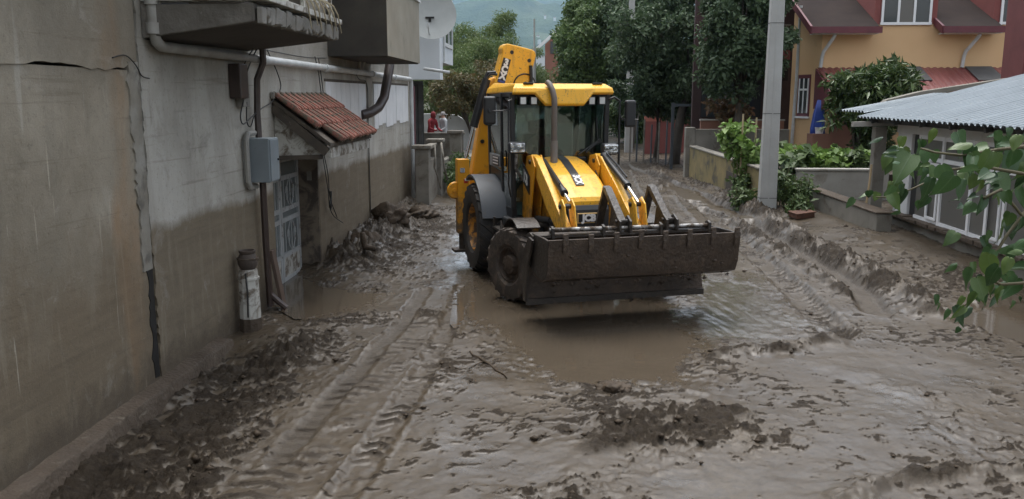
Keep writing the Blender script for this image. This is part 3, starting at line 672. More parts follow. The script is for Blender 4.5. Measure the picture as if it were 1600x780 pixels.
n.set(**{'Base Color': n.mix(f_, c0_, (.20,.135,.065)), 'Roughness': n.mix(f_, (.34,)*3, (.75,)*3)}); n.bump(n.noise(co, 30, 4), .06, .01); YEL = n.m
n = NT('muddy_loader_yellow'); co = n.coord()
f_ = n.ramp(n.math('ADD', n.noise(co, 6, 8, .7, .5), n.math('MULTIPLY', n.sep(co)[2], .30)), [(.66,1.0),(.90,0.0)])
n.set(**{'Base Color': n.mix(f_, n.mix(n.noise(co,3), (.78,.36,.012), (.66,.28,.010)), (.135,.092,.055)), 'Roughness': n.mix(f_, (.38,)*3, (.75,)*3)}); n.bump(n.noise(co, 40, 5), .12, .01); YELM = n.m
YELR = smat('muddy_rim_yellow', (.62,.27,.012), (.50,.21,.010), 4, .5, .2, 30, dirt=(.085,.060,.040), dirtamt=.50, dscale=6)
DGR = smat('loader_dark_grey', (.040,.043,.047), (.030,.032,.035), 4, .5, .05, 30, dirt=(.09,.075,.06), dirtamt=.33, dscale=7)
FND = smat('fender_plastic', (.060,.068,.078), (.048,.054,.062), 3, .55, .08, 60, dirt=(.085,.075,.065), dirtamt=.36, dscale=6)
BLKM = smat('black_steel', (.018,.018,.019), (.013,.013,.014), 4, .38, .03, 30)
MUDDY = smat('mud_caked_steel', (.068,.047,.032), (.036,.025,.018), 5, .62, .8, 22, bdist=.03, dirt=(.085,.062,.044), dirtamt=.42, dscale=8)
MUDW = smat('wet_mud_steel', (.042,.034,.027), (.026,.021,.018), 6, .40, .7, 26, bdist=.02, dirt=(.085,.068,.053), dirtamt=.40, dscale=10)
TYRE = smat('muddy_tyre', (.056,.043,.033), (.034,.027,.022), 5, .75, .6, 28, bdist=.02, dirt=(.105,.080,.060), dirtamt=.45, dscale=6)
TYRED = smat('dark_tyre', (.032,.029,.027), (.024,.022,.021), 5, .7, .4, 28, bdist=.01, dirt=(.075,.058,.044), dirtamt=.40, dscale=6)
CHR = smat('chrome_rod', (.75,.76,.77), (.70,.71,.72), 5, .18, metal=1.0)
WRN = smat('worn_steel', (.40,.40,.39), (.26,.255,.245), 8, .42, .1, 30, metal=.85, dirt=(.08,.062,.047), dirtamt=.52, dscale=9)
EXH = smat('exhaust_steel', (.135,.110,.092), (.10,.083,.07), 5, .55, .1, 30)
EXH2 = smat('exhaust_base', (.20,.185,.17), (.16,.15,.14), 5, .5, .1, 30)
WHT = smat('decal_white', (.80,.80,.79), (.74,.74,.73), 5, .4)
BLU = smat('decal_blue', (.05,.08,.30), (.04,.07,.26), 5, .4)
DBK = smat('decal_black', (.020,.020,.022), (.016,.016,.018), 5, .4)
SIL = smat('decal_gold', (.72,.50,.22), (.66,.45,.19), 5, .35)
GRN = smat('console_teal', (.055,.115,.10), (.04,.085,.075), 4, .5, dirt=(.03,.05,.045), dirtamt=.4, dscale=9)
SEATM = smat('seat_fabric', (.035,.035,.038), (.025,.025,.027), 6, .85)
n = NT('cab_glass'); gl = n.new('ShaderNodeBsdfGlossy'); gl.inputs['Roughness'].default_value = .02; gl.inputs['Color'].default_value = (.9,.95,.95,1)
tr = n.new('ShaderNodeBsdfTransparent'); tr.inputs['Color'].default_value = (.52,.60,.58,1)
fr = n.new('ShaderNodeFresnel'); fr.inputs['IOR'].default_value = 1.6; ms = n.new('ShaderNodeMixShader')
n.l(n.math('ADD', n.math('MULTIPLY', fr.outputs[0], 1.4), .06, True), ms.inputs[0]); n.l(tr.outputs[0], ms.inputs[1]); n.l(gl.outputs[0], ms.inputs[2]); n.l(ms.outputs[0], n.n['Material Output'].inputs['Surface']); GLASS = n.m
n = NT('lamp_lens'); n.set(**{'Base Color': n.mix(n.ramp(n.noise(n.map(n.coord(),(1,1,2.2)), 16, 2), [(.40,0.0),(.6,1.0)]), (.75,.77,.78), (.16,.17,.18)), 'Roughness': .12, 'Metallic': .75}); n.bump(n.noise(n.coord(), 26, 2), .6, .02); LENS = n.m  # bright and dark mottling paints reflections into the lens colour
n = NT('work_lamp_lens'); n.set(**{'Base Color': (.72,.74,.75), 'Roughness': .2, 'Metallic': .3}); WLENS = n.m
AMB = smat('amber_lens', (.75,.28,.03), (.7,.25,.03), 5, .25)
RED = smat('red_lens', (.55,.04,.03), (.5,.03,.03), 5, .25)

L = thing('backhoe_loader', 'yellow backhoe loader with raised muddy bucket standing in the flooded street', 'backhoe loader', (LOC[0], LOC[1], 0), TH)
def lp(mb, name, mat, parent=None, **kw): return mb.build(name, mat, parent or L, **kw)
def lbox(name, mat, *bs, parent=None, **kw):
    m = MB()
    for b_ in bs: m.box(*b_)
    return lp(m, name, mat, parent, **kw)

# chassis, axles, belly
m = MB(); m.prism([(-.18,.62),(-.10,.50),(2.5,.50),(2.95,.62),(2.95,1.0),(1.0,1.02),(-.12,.95)], 'x', -.33, .33); ch = lp(m, 'chassis', MUDDY, bevel=.02)
m = MB(); m.tube([(-.78,0,.50),(.78,0,.50)], .085, 12); m.prism([(-.12,.40),(.12,.40),(.14,.64),(-.14,.64)], 'x', -.3, .3); lp(m, 'front_axle', MUDDY, ch, bevel=.01)
m = MB(); m.tube([(-.7,2.15,.68),(.7,2.15,.68)], .15, 12); lp(m, 'rear_axle', MUDDY, ch)
for xa_, xb_ in ((-.80,-.34),(.34,.80)): m = MB(); m.prism([(.62,.55),(1.32,.55),(1.34,.98),(.75,.98)], 'x', xa_, xb_); lp(m, 'fuel_tank' if xa_ < 0 else 'hydraulic_tank', DGR, ch, bevel=.03)
# steps on the right flank
st = MB()
for z, y in ((.52,.95),(.82,1.0)): st.box(-.98,-.70,y-.22,y+.22,z,z+.03)
st.tube([(-.96,.78,.99),(-.96,.70,.72),(-.96,.74,.5)], .018, 6); st.tube([(-.96,1.18,.99),(-.96,1.22,.72),(-.96,1.18,.5)], .018, 6)
lp(st, 'step', MUDW, ch)

def wheel(name, x, y, Rr, wd, rimr, nl, side, rimmat, front):
    wo = MB(); h = wd/2
    wo.lathe([(rimr,-h*.78),(rimr+.04,-h*.98),(Rr*.80,-h*1.04),(Rr*.92,-h*.98),(Rr*.965,-h*.72),(Rr*.965,h*.72),(Rr*.92,h*.98),(Rr*.80,h*1.04),(rimr+.04,h*.98),(rimr,h*.78)], (0,0,0), 'x', 48)
    # lugs: slanted bars from each shoulder to past the centre
    for k in range(nl):
        for sg in (-1, 1):
            a0 = 2*math.pi*(k + (.5 if sg > 0 else 0))/nl; steps = 4; lw = (.30 if not front else .33)*math.pi*2/nl
            ring = []
            for j in range(steps+1):
                t = j/steps; xx = sg*h*(1.02 - 1.06*t) ; aa = a0 + t*(1.15*2*math.pi/nl) ; rr_ = Rr*(.955 if j else .90) ; rt = Rr*(1.0 if j else .955)
                def P(r_, a_): return (xx, r_*math.cos(a_), r_*math.sin(a_))
                ring.append([P(rr_-.01, aa-lw*.62), P(rt, aa-lw*.45), P(rt, aa+lw*.45), P(rr_-.01, aa+lw*.62)])
            vs = [p for r_ in ring for p in r_]; fs = [(0,1,2,3), tuple(steps*4+q for q in (3,2,1,0))]
            for j in range(steps):
                for q in range(3): fs.append((j*4+q, j*4+q+1, (j+1)*4+q+1, (j+1)*4+q))
            wo.add(vs, fs)
    we = bpy.data.objects.new(name, None); COL.objects.link(we); we.parent = L; we.location = (x, y, Rr); we.empty_display_size = .1
    if front: we.rotation_euler = (0,0,R(21))
    wo.build('tyre', TYRE if front else TYRED, we, smooth=35)
    r_ = MB(); s_ = side
    if front:
        r_.lathe([(rimr+.005,-h*.8),(rimr+.005,h*.8)], (0,0,0), 'x', 40)
        r_.lathe([(rimr+.012,s_*h*.80),(rimr-.02,s_*h*.86),(rimr-.035,s_*h*.50),(rimr*.62,s_*h*.42),(rimr*.55,s_*h*.62),(rimr*.50,s_*h*.92),(rimr*.40,s_*h*.98),(0,s_*h*.98)], (0,0,0), 'x', 40)
    else:
        r_.lathe([(rimr+.005,-h*.8),(rimr+.005,h*.8)], (0,0,0), 'x', 40)
        r_.lathe([(rimr+.012,s_*h*.80),(rimr-.02,s_*h*.86),(rimr-.05,s_*h*.30),(rimr*.72,s_*h*.20),(rimr*.45,s_*h*.28),(rimr*.40,s_*h*.40),(0,s_*h*.42)], (0,0,0), 'x', 40)
    r_.build('rim', rimmat, we, smooth=35)
    for k in range(8):
        b_ = MB(); a = 2*math.pi*k/8; q = rimr*(.46 if front else .58); b_.lathe([(0,0),(.018,0),(.018,-s_*.02),(0,-s_*.02)], (s_*(h*1.0 if front else h*.29), q*math.cos(a), q*math.sin(a)), 'x', 6); b_.build('wheel_nut', MUDDY, we)
    return we
for sx_ in (-1, 1):
    wheel('front_wheel', sx_*.93, 0, .505, .34, .245, 20, sx_, MUDDY, True)
    wheel('rear_wheel', sx_*.88, 2.15, .70, .45, .37, 22, sx_, YELR, False)

# fenders
def arc_plate(cy, cz, r_, a0, a1, x0, x1, th, k=14):
    m = MB(); vs = []; fs = []
    for i in range(k+1):
        a = R(a0 + (a1-a0)*i/k); c_, s_ = math.cos(a), math.sin(a)
        for x, q in ((x0, r_), (x1, r_), (x1, r_+th), (x0, r_+th)): vs.append((x, cy+q*c_, cz+q*s_))
    for i in range(k):
        for j in range(4): fs.append((i*4+j, i*4+(j+1)%4, (i+1)*4+(j+1)%4, (i+1)*4+j))
    fs += [(0,1,2,3), (k*4+3,k*4+2,k*4+1,k*4)]; m.add(vs, fs); return m
for sx_ in (-1, 1):
    m = arc_plate(2.15, .70, .80, 62, 163, sx_*.60, sx_*1.10, .035)
    m.prism([(2.15+.80*math.cos(R(a)), .70+.80*math.sin(R(a))) for a in range(62,165,8)] + [(1.38,1.05),(2.45,1.30)], 'x', sx_*.60, sx_*.64)
    rf = lp(m, 'rear_fender', FND, smooth=40)
    lbox('side_marker', RED, (sx_*1.10-.03, sx_*1.10+.03, 2.52, 2.56, 1.36, 1.42), parent=rf); lbox('side_reflector', WHT, (sx_*1.06-.06, sx_*1.06+.02, 2.505, 2.515, 1.40, 1.435), parent=rf)
    m = arc_plate(0, .505, .60, 40, 120, sx_*.70, sx_*1.02, .02); m.beam((sx_*.42,.25,.98),(sx_*.80,.28,1.0),.06,.05)
    lp(m, 'front_fender', MUDW, smooth=40)

# cab frame
cab = MB(); W0, W1 = .70, .73
for sx_ in (-1, 1):
    cab.beam((sx_*W0,1.05,1.12),(sx_*W1,1.05,2.80),.07,.08,(0,1,0)); cab.beam((sx_*W0,1.62,1.02),(sx_*W1,1.62,2.80),.06,.07,(0,1,0)); cab.beam((sx_*W0,2.42,1.30),(sx_*W1,2.42,2.80),.07,.07,(0,1,0))
    cab.box(min(sx_*.66,sx_*.735), max(sx_*.66,sx_*.735), 1.09, 2.42, 2.73, 2.80); cab.box(min(sx_*.64,sx_*.72), max(sx_*.64,sx_*.72), 1.06, 1.66, .96, 1.12)
cab.box(-.695,.695,1.02,1.08,2.70,2.80); cab.box(-.695,.695,2.39,2.45,2.71,2.80); cab.box(-.70,.70,1.0,2.45,.93,1.0)
cab.box(-.40,.40,1.0,1.08,1.0,1.86); cab.box(.40,.69,1.0,1.08,1.0,1.20)
cf = lp(cab, 'cab_frame', BLKM, bevel=.012)
m = MB(); m.prism([(1.66,1.08),(1.62,1.62),(2.40,1.66),(2.40,1.40),(2.1,1.55),(1.75,1.48)], 'x', -.725, -.69); m.prism([(1.66,1.08),(1.62,1.62),(2.40,1.66),(2.40,1.40),(2.1,1.55),(1.75,1.48)], 'x', .69, .725); lp(m, 'lower_panel', BLKM, cf, bevel=.008)
# glazing
def pane(name, quad, nrm, lab=None, parent=None):
    q = [Vector(p) for p in quad]; d = Vector(nrm).normalized()*.006
    m = MB(); m.add(q + [p+d for p in q], [(3,2,1,0),(4,5,6,7),(0,1,5,4),(1,2,6,5),(2,3,7,6),(3,0,4,7)]); o = lp(m, name, GLASS, parent)
    return o
pane('windscreen', [(-.66,1.03,1.22),(-.43,1.03,1.22),(-.43,1.03,2.71),(-.66,1.03,2.71)], (0,-1,0)); 
pane('windscreen', [(-.43,1.028,1.87),(.43,1.028,1.87),(.43,1.028,2.71),(-.43,1.028,2.71)], (0,-1,0)); pane('windscreen', [(.43,1.03,1.22),(.66,1.03,1.22),(.66,1.03,2.71),(.43,1.03,2.71)], (0,-1,0))
door = pane('door_window', [(-.705,1.10,1.12),(-.705,1.58,1.06),(-.735,1.58,2.72),(-.735,1.10,2.72)], (-1,0,0))
m = MB(); m.tube([(-.745,1.52,1.70),(-.765,1.52,1.72),(-.765,1.52,1.92),(-.745,1.52,1.94)], .014, 6); lp(m, 'door_handle', BLKM, door)
m = MB(); m.tube([(-.66,1.12,1.3),(-.68,1.10,1.6),(-.68,1.10,2.3),(-.66,1.12,2.5)], .016, 6); lp(m, 'grab_rail', WRN, cf)
pane('side_window', [(-.715,1.66,1.64),(-.715,2.38,1.68),(-.738,2.38,2.72),(-.738,1.66,2.72)], (-1,0,0)); pane('side_window', [(.715,1.10,1.3),(.715,1.58,1.3),(.735,1.58,2.72),(.735,1.10,2.72)], (1,0,0)); pane('side_window', [(.715,1.66,1.64),(.715,2.38,1.68),(.738,2.38,2.72),(.738,1.66,2.72)], (1,0,0))
pane('rear_window', [(-.66,2.425,1.55),(.66,2.425,1.55),(.66,2.425,2.70),(-.66,2.425,2.70)], (0,1,0))
# roof with dipped centre visor
xs_ = [-.77,-.44,-.29,.29,.44,.77]; lowz = [2.765,2.765,2.60,2.60,2.765,2.765]; fy = [.86,.83,.80,.80,.83,.86]
vs = []; rows = []
for x, z, y in zip(xs_, lowz, fy): vs.append((x, y+.05, z))
for x, z, y in zip(xs_, lowz, fy): vs.append((x, y, z+.03))
for x, z, y in zip(xs_, lowz, fy): vs.append((x*.985, y+.03, 2.865 if abs(x) > .3 else 2.855))
for x in xs_: vs.append((x*.90, 1.02, 2.925))
for x in xs_: vs.append((x*.88, 2.36, 2.945))
for x in xs_: vs.append((x*.985, 2.47, 2.87))
for x in xs_: vs.append((x, 2.50, 2.775))
for x in xs_: vs.append((x*.93, 1.0, 2.80 if True else 0))
k = 6; fs = []
for r_ in range(6):
    for i in range(5): fs.append((r_*k+i, r_*k+i+1, (r_+1)*k+i+1, (r_+1)*k+i))
for i in range(5): fs.append((i+1, i, 7*k+i, 7*k+i+1)); fs.append((7*k+i+1, 7*k+i, 6*k+i, 6*k+i+1))
for e in (0, 5):
    fs.append((0*k+e,1*k+e,2*k+e,3*k+e,7*k+e)); fs.append((7*k+e,3*k+e,4*k+e,5*k+e,6*k+e))
m = MB(); m.add(vs, fs); roof = lp(m, 'roof', YEL, bevel=.018, seg=3)
for x in (-.50,.55):
    m = MB(); m.tube([(x-.07,1.0,2.922),(x-.055,1.0,2.930)], .001, 4); m.obox((x,.985,2.925),(.15,.045,.012),(R(-28),0,0)); lp(m, 'roof_vent', DBK, roof, bevel=.01)
for x in (-.60,-.44,.44,.60):
    wl = lbox('work_light', BLKM, (x-.055,x+.055,.90,.99,2.62,2.745), parent=roof, bevel=.012)
for x in (-.60,-.44,.44,.60):
    lbox('work_light_lens', WLENS, (x-.04,x+.04,.893,.901,2.635,2.73), parent=roof)
# wiper
m = MB(); m.tube([(.40,1.005,1.93),(.56,1.0,2.06),(.60,1.0,2.08)], .012, 6); m.tube([(.28,1.0,1.90),(.62,1.0,2.12)], .009, 5); m.tube([(.58,1.0,2.03),(.55,1.0,2.44)], .009, 5); m.lathe([(0,-.02),(.03,-.02),(.03,.02),(0,.02)], (.60,1.0,2.09), 'y', 10); lp(m, 'wiper', BLKM, cf)
# interior
m = MB(); m.box(-.26,.26,1.72,2.2,1.35,1.47); m.obox((0,2.2,1.80),(.48,.12,.72),(R(-8),0,0)); m.box(-.2,.2,1.8,2.15,1.0,1.35); m.obox((0,2.25,2.27),(.28,.09,.2),(R(-8),0,0)); lp(m, 'seat', SEATM, bevel=.04)
m = MB(); m.box(-.66,-.42,1.16,1.55,1.0,1.52); m.box(-.62,-.44,1.13,1.16,1.20,1.40); con = lp(m, 'side_console', GRN, bevel=.02)
lbox('console_label', WHT, (-.655,-.59,1.121,1.129,1.22,1.27), parent=con)
m = MB(); m.prism([(1.10,1.0),(1.42,1.0),(1.30,1.62),(1.20,1.80),(1.10,1.80)], 'x', -.30, .30); m.box(.25,.60,1.10,1.3,1.0,1.75); lp(m, 'dashboard', BLKM, bevel=.02)
m = MB(); m.tube([(0,1.30,1.65),(0,1.42,1.88)], .03, 8); sc_ = MB()
for k in range(24):
    a = 2*math.pi*k/24; a2 = 2*math.pi*(k+1)/24
    def q(a): return (.19*math.cos(a), 1.43+.19*math.sin(a)*.45, 1.89+.19*math.sin(a)*.89*.5)
    m.tube([q(a), q(a2)], .015, 6)
lp(m, 'steering_wheel', BLKM)
# mirrors
for sx_, zz in ((-1,2.545),(1,2.49)):
    mi = MB(); mi.obox((sx_*1.075,.98,zz),(.18,.075,.40),(0,0,R(sx_*8))); mo = lp(mi, 'mirror', BLKM, bevel=.035, seg=3)
    m = MB()
    if sx_ > 0: m.tube([(.74,1.0,2.70),(.82,.98,2.73),(.90,.97,2.68),(.90,.96,1.75),(.80,.95,1.65)], .018, 8); m.tube([(.895,.965,2.50),(.93,.96,2.42),(1.0,.96,2.40),(1.2,.96,2.40)], .013, 6)
    else: m.tube([(-.74,1.0,2.56),(-.9,.95,2.54),(-1.06,.93,2.54)], .010, 6); m.tube([(-.74,1.0,2.70),(-.80,.98,2.68),(-.80,.97,2.2),(-.80,.96,1.5),(-.76,.98,1.3)], .012, 6); m.lathe([(0,-.02),(.03,-.02),(.03,.01),(0,.01)], (-1.075,.935,2.545), 'y', 10)
    lp(m, 'mirror_arm', BLKM, mo)
    hl = MB(); zc = 2.02 if sx_ < 0 else 1.98; hl.obox((sx_*.71,.86,zc),(.25,.13,.17),(0,0,0)); ho = lp(hl, 'headlight', DGR, bevel=.035, seg=3)
    le_ = MB(); le_.obox((sx_*.71,.79,zc),(.215,.03,.135)); lp(le_, 'lens', LENS, ho, bevel=.014)
    m = MB(); m.tube([(sx_*.71,.86,zc-.08),(sx_*.71,.88,1.72),(sx_*.60,.95,1.55)], .025, 6); lp(m, 'bracket', WRN, ho)
# exhaust
m = MB(); m.tube([(-.19,.72,1.75),(-.19,.72,2.12)], .052, 12); eb_ = lp(m, 'exhaust_stack', EXH2, smooth=40)
m = MB(); m.tube([(-.19,.72,2.12),(-.19,.72,2.62),(-.19,.73,2.72),(-.205,.77,2.83),(-.225,.84,2.91),(-.24,.90,2.94)], [.042,.042,.042,.042,.042,.043], 12); lp(m, 'tail_pipe', EXH, eb_, smooth=40)

# bonnet
def loft(sections):
    m = MB(); k = len(sections[0]); m.v = [p for s_ in sections for p in s_]
    for r_ in range(len(sections)-1):
        for i in range(k-1): m.f.append((r_*k+i, r_*k+i+1, (r_+1)*k+i+1, (r_+1)*k+i))
    m.f.append(tuple(range(k))); m.f.append(tuple((len(sections)-1)*k + i for i in range(k-1,-1,-1))); return m
def hsec(y, zt_, wt, zs, ws, zb): return [(-ws,y,zb),(-ws,y,zs),(-wt,y,zt_),(-wt*.5,y,zt_+.012),(wt*.5,y,zt_+.012),(wt,y,zt_),(ws,y,zs),(ws,y,zb)]
m = loft([hsec(1.0,1.87,.24,1.80,.33,1.62), hsec(.75,1.825,.27,1.74,.36,1.55), hsec(.30,1.66,.305,1.56,.385,1.38), hsec(-.05,1.47,.315,1.38,.37,1.30), hsec(-.17,1.395,.30,1.33,.345,1.30), hsec(-.20,1.34,.28,1.315,.32,1.30)])
hood = lp(m, 'bonnet', YEL, bevel=.016, seg=3)
# stripe lies on the bonnet top: follow its slope in slabs
prof_h = [(1.0,1.885),(.75,1.84),(.30,1.675),(-.05,1.485)]
m = MB()
for (y0,z0),(y1,z1) in zip(prof_h[:-1], prof_h[1:]):
    if y1 < 0: y1, z1 = .06, z0 + (z1-z0)*(.30-.06)/(.30+.05)
    m.hexa([(-.085,y1,z1-.002),(.035,y1,z1-.002),(.035,y0,z0-.002),(-.085,y0,z0-.002)], [(-.085,y1,z1+.006),(.035,y1,z1+.006),(.035,y0,z0+.006),(-.085,y0,z0+.006)])
stripe = lp(m, 'bonnet_stripe', DBK, hood)
hs_ = math.atan2(1.675-1.485, .35)
def decal(txt, size, c, X_, Y_, bold, mat, parent, name, sx=1.0, depth=.002):
    X_ = Vector(X_).normalized(); Y_ = Vector(Y_).normalized(); Z_ = X_.cross(Y_)
    M_ = Matrix(((X_.x,Y_.x,Z_.x,c[0]),(X_.y,Y_.y,Z_.y,c[1]),(X_.z,Y_.z,Z_.z,c[2]),(0,0,0,1)))
    return lp(text_mb(txt, size, depth, M_, bold, sx), name, mat, parent, recalc=False)
# white "3CX" at the front end of the stripe, read from the machine's right side
cz_ = 1.675 - (.30-.155)*math.tan(hs_) + .010
m = MB(); m.obox((-.025,.155,cz_-.002),(.122,.25,.008),(hs_,0,0)); lp(m, 'number_ground', DBK, hood)
decal('3CX', .135, (-.025,.155,cz_+.009), (0,-math.cos(hs_),-math.sin(hs_)), (1,0,0), .006, WHT, hood, 'model_number', 0.85)
# grille, badge, engine sides
m = MB(); m.prism([(-.20,1.31),(-.235,1.24),(-.235,.72),(-.15,.62),(.1,.62),(.1,1.31)], 'x', -.30, .30); gr = lp(m, 'grille', DGR, bevel=.02)
for k in range(9):
    lbox('grille_bar', BLKM, (-.27,.27,-.242,-.236,.76+k*.026,.768+k*.026), parent=gr)
lbox('badge', SIL, (-.165,.165,-.252,-.24,1.06,1.20), parent=gr, bevel=.006); lbox('badge_face', DBK, (-.148,.148,-.258,-.250,1.075,1.185), parent=gr)
decal('JCB', .125, (0,-.262,1.130), (1,0,0), (0,0,1), .008, WHT, gr, 'badge_letters', 1.0)
m = MB(); m.prism([(.95,1.66),(.25,1.40),(-.12,1.28),(-.12,1.0),(1.0,1.0)], 'x', -.37, -.335); m.prism([(.95,1.66),(.25,1.40),(-.12,1.28),(-.12,1.0),(1.0,1.0)], 'x', .335, .37)
es = lp(m, 'engine_side_panel', YELM, bevel=.01)

# loader towers and arms
for sx_ in (-1, 1):
    x0, x1 = (sx_*.40, sx_*.56); xa, xb = min(x0,x1), max(x0,x1)
    m = MB()
    for x in (xa, xb-.022): m.prism([(.86,1.90),(.62,1.93),(.45,1.78),(.58,1.35),(.70,.85),(1.10,.85),(1.05,1.45)], 'x', x, x+.022)
    m.prism([(.70,.80),(1.10,.80),(1.10,1.0),(.70,1.0)], 'x', xa+.022, xb-.022); tw_ = lp(m, 'loader_tower', YELM if sx_ < 0 else YEL, bevel=.008)
    if sx_ < 0:
        m = MB(); m.prism([(1.02,1.80),(.66,1.62),(.68,1.36),(1.04,1.54)], 'x', xa-.014, xa-.004); lp(m, 'side_badge', DBK, tw_)
        decal('JCB', .20, (xa-.017,.85,1.58), (0,-.36,-.18), (0,-.18*.2,1), .008, WHT, tw_, 'side_letters', .72)
    ax0, ax1 = sx_*.43, sx_*.53; a_, b_ = min(ax0,ax1), max(ax0,ax1)
    arm = MB(); arm.prism([(.74,1.93),(.50,1.90),(-.10,1.56),(-.62,1.22),(-.98,.98),(-1.06,.62),(-.90,.55),(-.78,.80),(-.52,.98),(-.02,1.24),(.46,1.60),(.72,1.74)], 'x', a_, b_)
    ar = lp(arm, 'loader_arm', YEL, bevel=.012)
    m = MB()
    for x in (a_-.026, b_+.006): m.prism([(-.72,1.12),(-.62,1.40),(-.74,1.46),(-.86,1.38),(-1.02,.85),(-.90,.78)], 'x', x, x+.02)
    lp(m, 'tilt_lever', YEL, ar, bevel=.006)
    m = MB()
    for y, z in ((.66,1.83),(-.72,1.36),(-.96,.68)): m.tube([(a_-.05,y,z),(b_+.05,y,z)], .032, 10)
    lp(m, 'pivot_pin', BLKM, ar)
    # tilt ram on the inner side / lift ram below
    xr = sx_*.39 if sx_ < 0 else .50
    zoff = 0 if sx_ < 0 else .07
    m = MB(); m.tube([(xr,.58,1.84+zoff),(xr,-.36,1.49+zoff)], .046, 12); m.tube([(xr,-.30,1.515+zoff),(xr,-.37,1.487+zoff)], .055, 12); rm_ = lp(m, 'tilt_ram', BLKM, smooth=40)
    m = MB(); m.tube([(xr,-.36,1.49+zoff),(xr,-.74,1.345+zoff*.5)], .024, 10); lp(m, 'ram_rod', CHR, rm_, smooth=40)
    m = MB(); m.tube([(xr+sx_*.03,.50,1.87+zoff),(xr+sx_*.03,.1,1.74+zoff),(xr+sx_*.03,-.25,1.60+zoff)], .013, 6); lp(m, 'ram_pipe', BLKM, rm_, smooth=40)
    m = MB(); m.tube([(sx_*.47,.62,1.02),(sx_*.47,-.05,1.08)], .05, 12); lr = lp(m, 'lift_ram', BLKM, smooth=40)
    m = MB(); m.tube([(sx_*.47,-.05,1.08),(sx_*.47,-.42,1.12)], .028, 10); lp(m, 'ram_rod', CHR, lr, smooth=40)
# hoses beside the right hand arm
m = MB()
for k in range(3):
    m.tube([(-.38+.01*k,.55,1.72-.04*k),(-.385,.2,1.50-.05*k),(-.40,-.1,1.36-.04*k),(-.40,-.45,1.16-.03*k)], .012, 6)
    m.tube([(.36+.02*k,.5,1.70-.05*k),(.37+.02*k,.25,1.48-.09*k),(.40+.02*k,.05,1.45-.05*k),(.41,-.4,1.20)], .012, 6)
lp(m, 'hydraulic_hoses', BLKM, smooth=40)

# open clam bucket: rear blade low, front jaw raised with teeth
BX0, BX1 = -1.07, 1.40
bp = [(-.95,.19),(-.90,.33),(-.86,.55),(-.92,.80),(-1.06,1.00),(-1.14,1.06)]
m = MB(); m.prism(bp + [(y+.04, z+.008) for y, z in bp[::-1]], 'x', BX0, BX1-.03)
buck = lp(m, 'bucket', MUDDY, smooth=35)
lbox('blade_edge', MUDW, (BX0-.01,BX1-.04,-.985,-.945,.165,.24), parent=buck)
m = MB(); m.prism([(-1.16,.60),(-1.50,.56),(-1.70,.63),(-1.755,.75),(-1.80,1.115),(-1.775,1.117),(-1.72,.77),(-1.68,.675),(-1.50,.60),(-1.16,.64)], 'x', BX0+.02, BX1); jaw = lp(m, 'front_jaw', MUDDY, buck, smooth=35)
for x in (BX0+.02, BX1-.045):
    m = MB(); m.prism([(-1.16,.62),(-1.50,.58),(-1.70,.64),(-1.75,.76),(-1.79,1.10),(-1.60,1.11),(-1.30,1.10),(-1.10,1.10),(-.92,1.0),(-.90,.70)], 'x', x, x+.03); lp(m, 'side_plate', MUDW, buck, bevel=.006)
m = MB(); m.prism([(-1.0,.21),(-.90,.21),(-.84,.55),(-.90,.85),(-1.14,1.06),(-1.30,1.04),(-1.10,.70)], 'x', BX0-.035, BX0-.005); lp(m, 'side_plate', MUDW, buck, bevel=.006)
# thick top plate of the rear blade
m = MB(); m.prism([(-1.20,1.075),(-1.06,1.10),(-.94,1.06),(-.94,1.02),(-1.06,1.05),(-1.20,1.045)], 'x', BX0, BX1-.03); lp(m, 'top_plate', MUDW, buck)
m = MB(); m.tube([(BX0+.22,-1.17,1.135),(BX1-.10,-1.17,1.115)], .030, 12); lp(m, 'fork_bar', WRN, buck, smooth=40)
for x in (BX0+.24, BX0+.9, BX1-.80, BX1-.13): m = MB(); m.prism([(-1.23,1.03),(-1.10,1.03),(-1.11,1.16),(-1.17,1.185),(-1.23,1.16)], 'x', x, x+.035); lp(m, 'bar_bracket', MUDW, buck, bevel=.006)
tk = MB(); tk.prism([(-1.805,.97),(-1.826,1.08),(-1.822,1.19),(-1.808,1.20),(-1.795,1.12),(-1.785,.97)], 'x', -.032, .032)
tooth = lp(tk, 'tooth', MUDDY, buck, bevel=.005)
for k in range(8):
    t = tooth if k == 0 else inst(tooth, buck); t.location = (BX0+.22 + k*(BX1-BX0-.28)/7, random.uniform(-.006,.006), random.uniform(-.015,.008) - (.015 if k % 3 == 1 else 0))
# clods of mud stuck along the lower lips
for zc, yc, x0, x1, cnt in ((.575,-1.66,BX0+.1,BX1-.02,46),(.18,-.96,BX0+.1,BX1-.1,30),(.34,-.91,BX0+.05,BX1-.1,14),(.82,-1.775,BX0+.1,BX1-.02,12)):
    cl = MB()
    for _ in range(cnt):
        r_ = random.uniform(.006,.026); x = random.uniform(x0,x1); q = [(random.uniform(.7,1.3)*r_) for _ in range(6)]
        c_ = (x, yc+random.uniform(-.012,.008), zc+random.gauss(0,.02 if zc in (.575,.18) else .09))
        cl.add([(c_[0]-q[0]*1.6,c_[1],c_[2]),(c_[0]+q[1]*1.6,c_[1],c_[2]),(c_[0],c_[1]-q[2],c_[2]),(c_[0],c_[1]+q[3],c_[2]),(c_[0],c_[1],c_[2]-q[4]),(c_[0],c_[1],c_[2]+q[5])], [(0,2,5),(2,1,5),(1,3,5),(3,0,5),(2,0,4),(1,2,4),(3,1,4),(0,3,4)])
    o = cl.build('mud_clods', MUDDY, buck, smooth=True); o['kind'] = 'stuff'
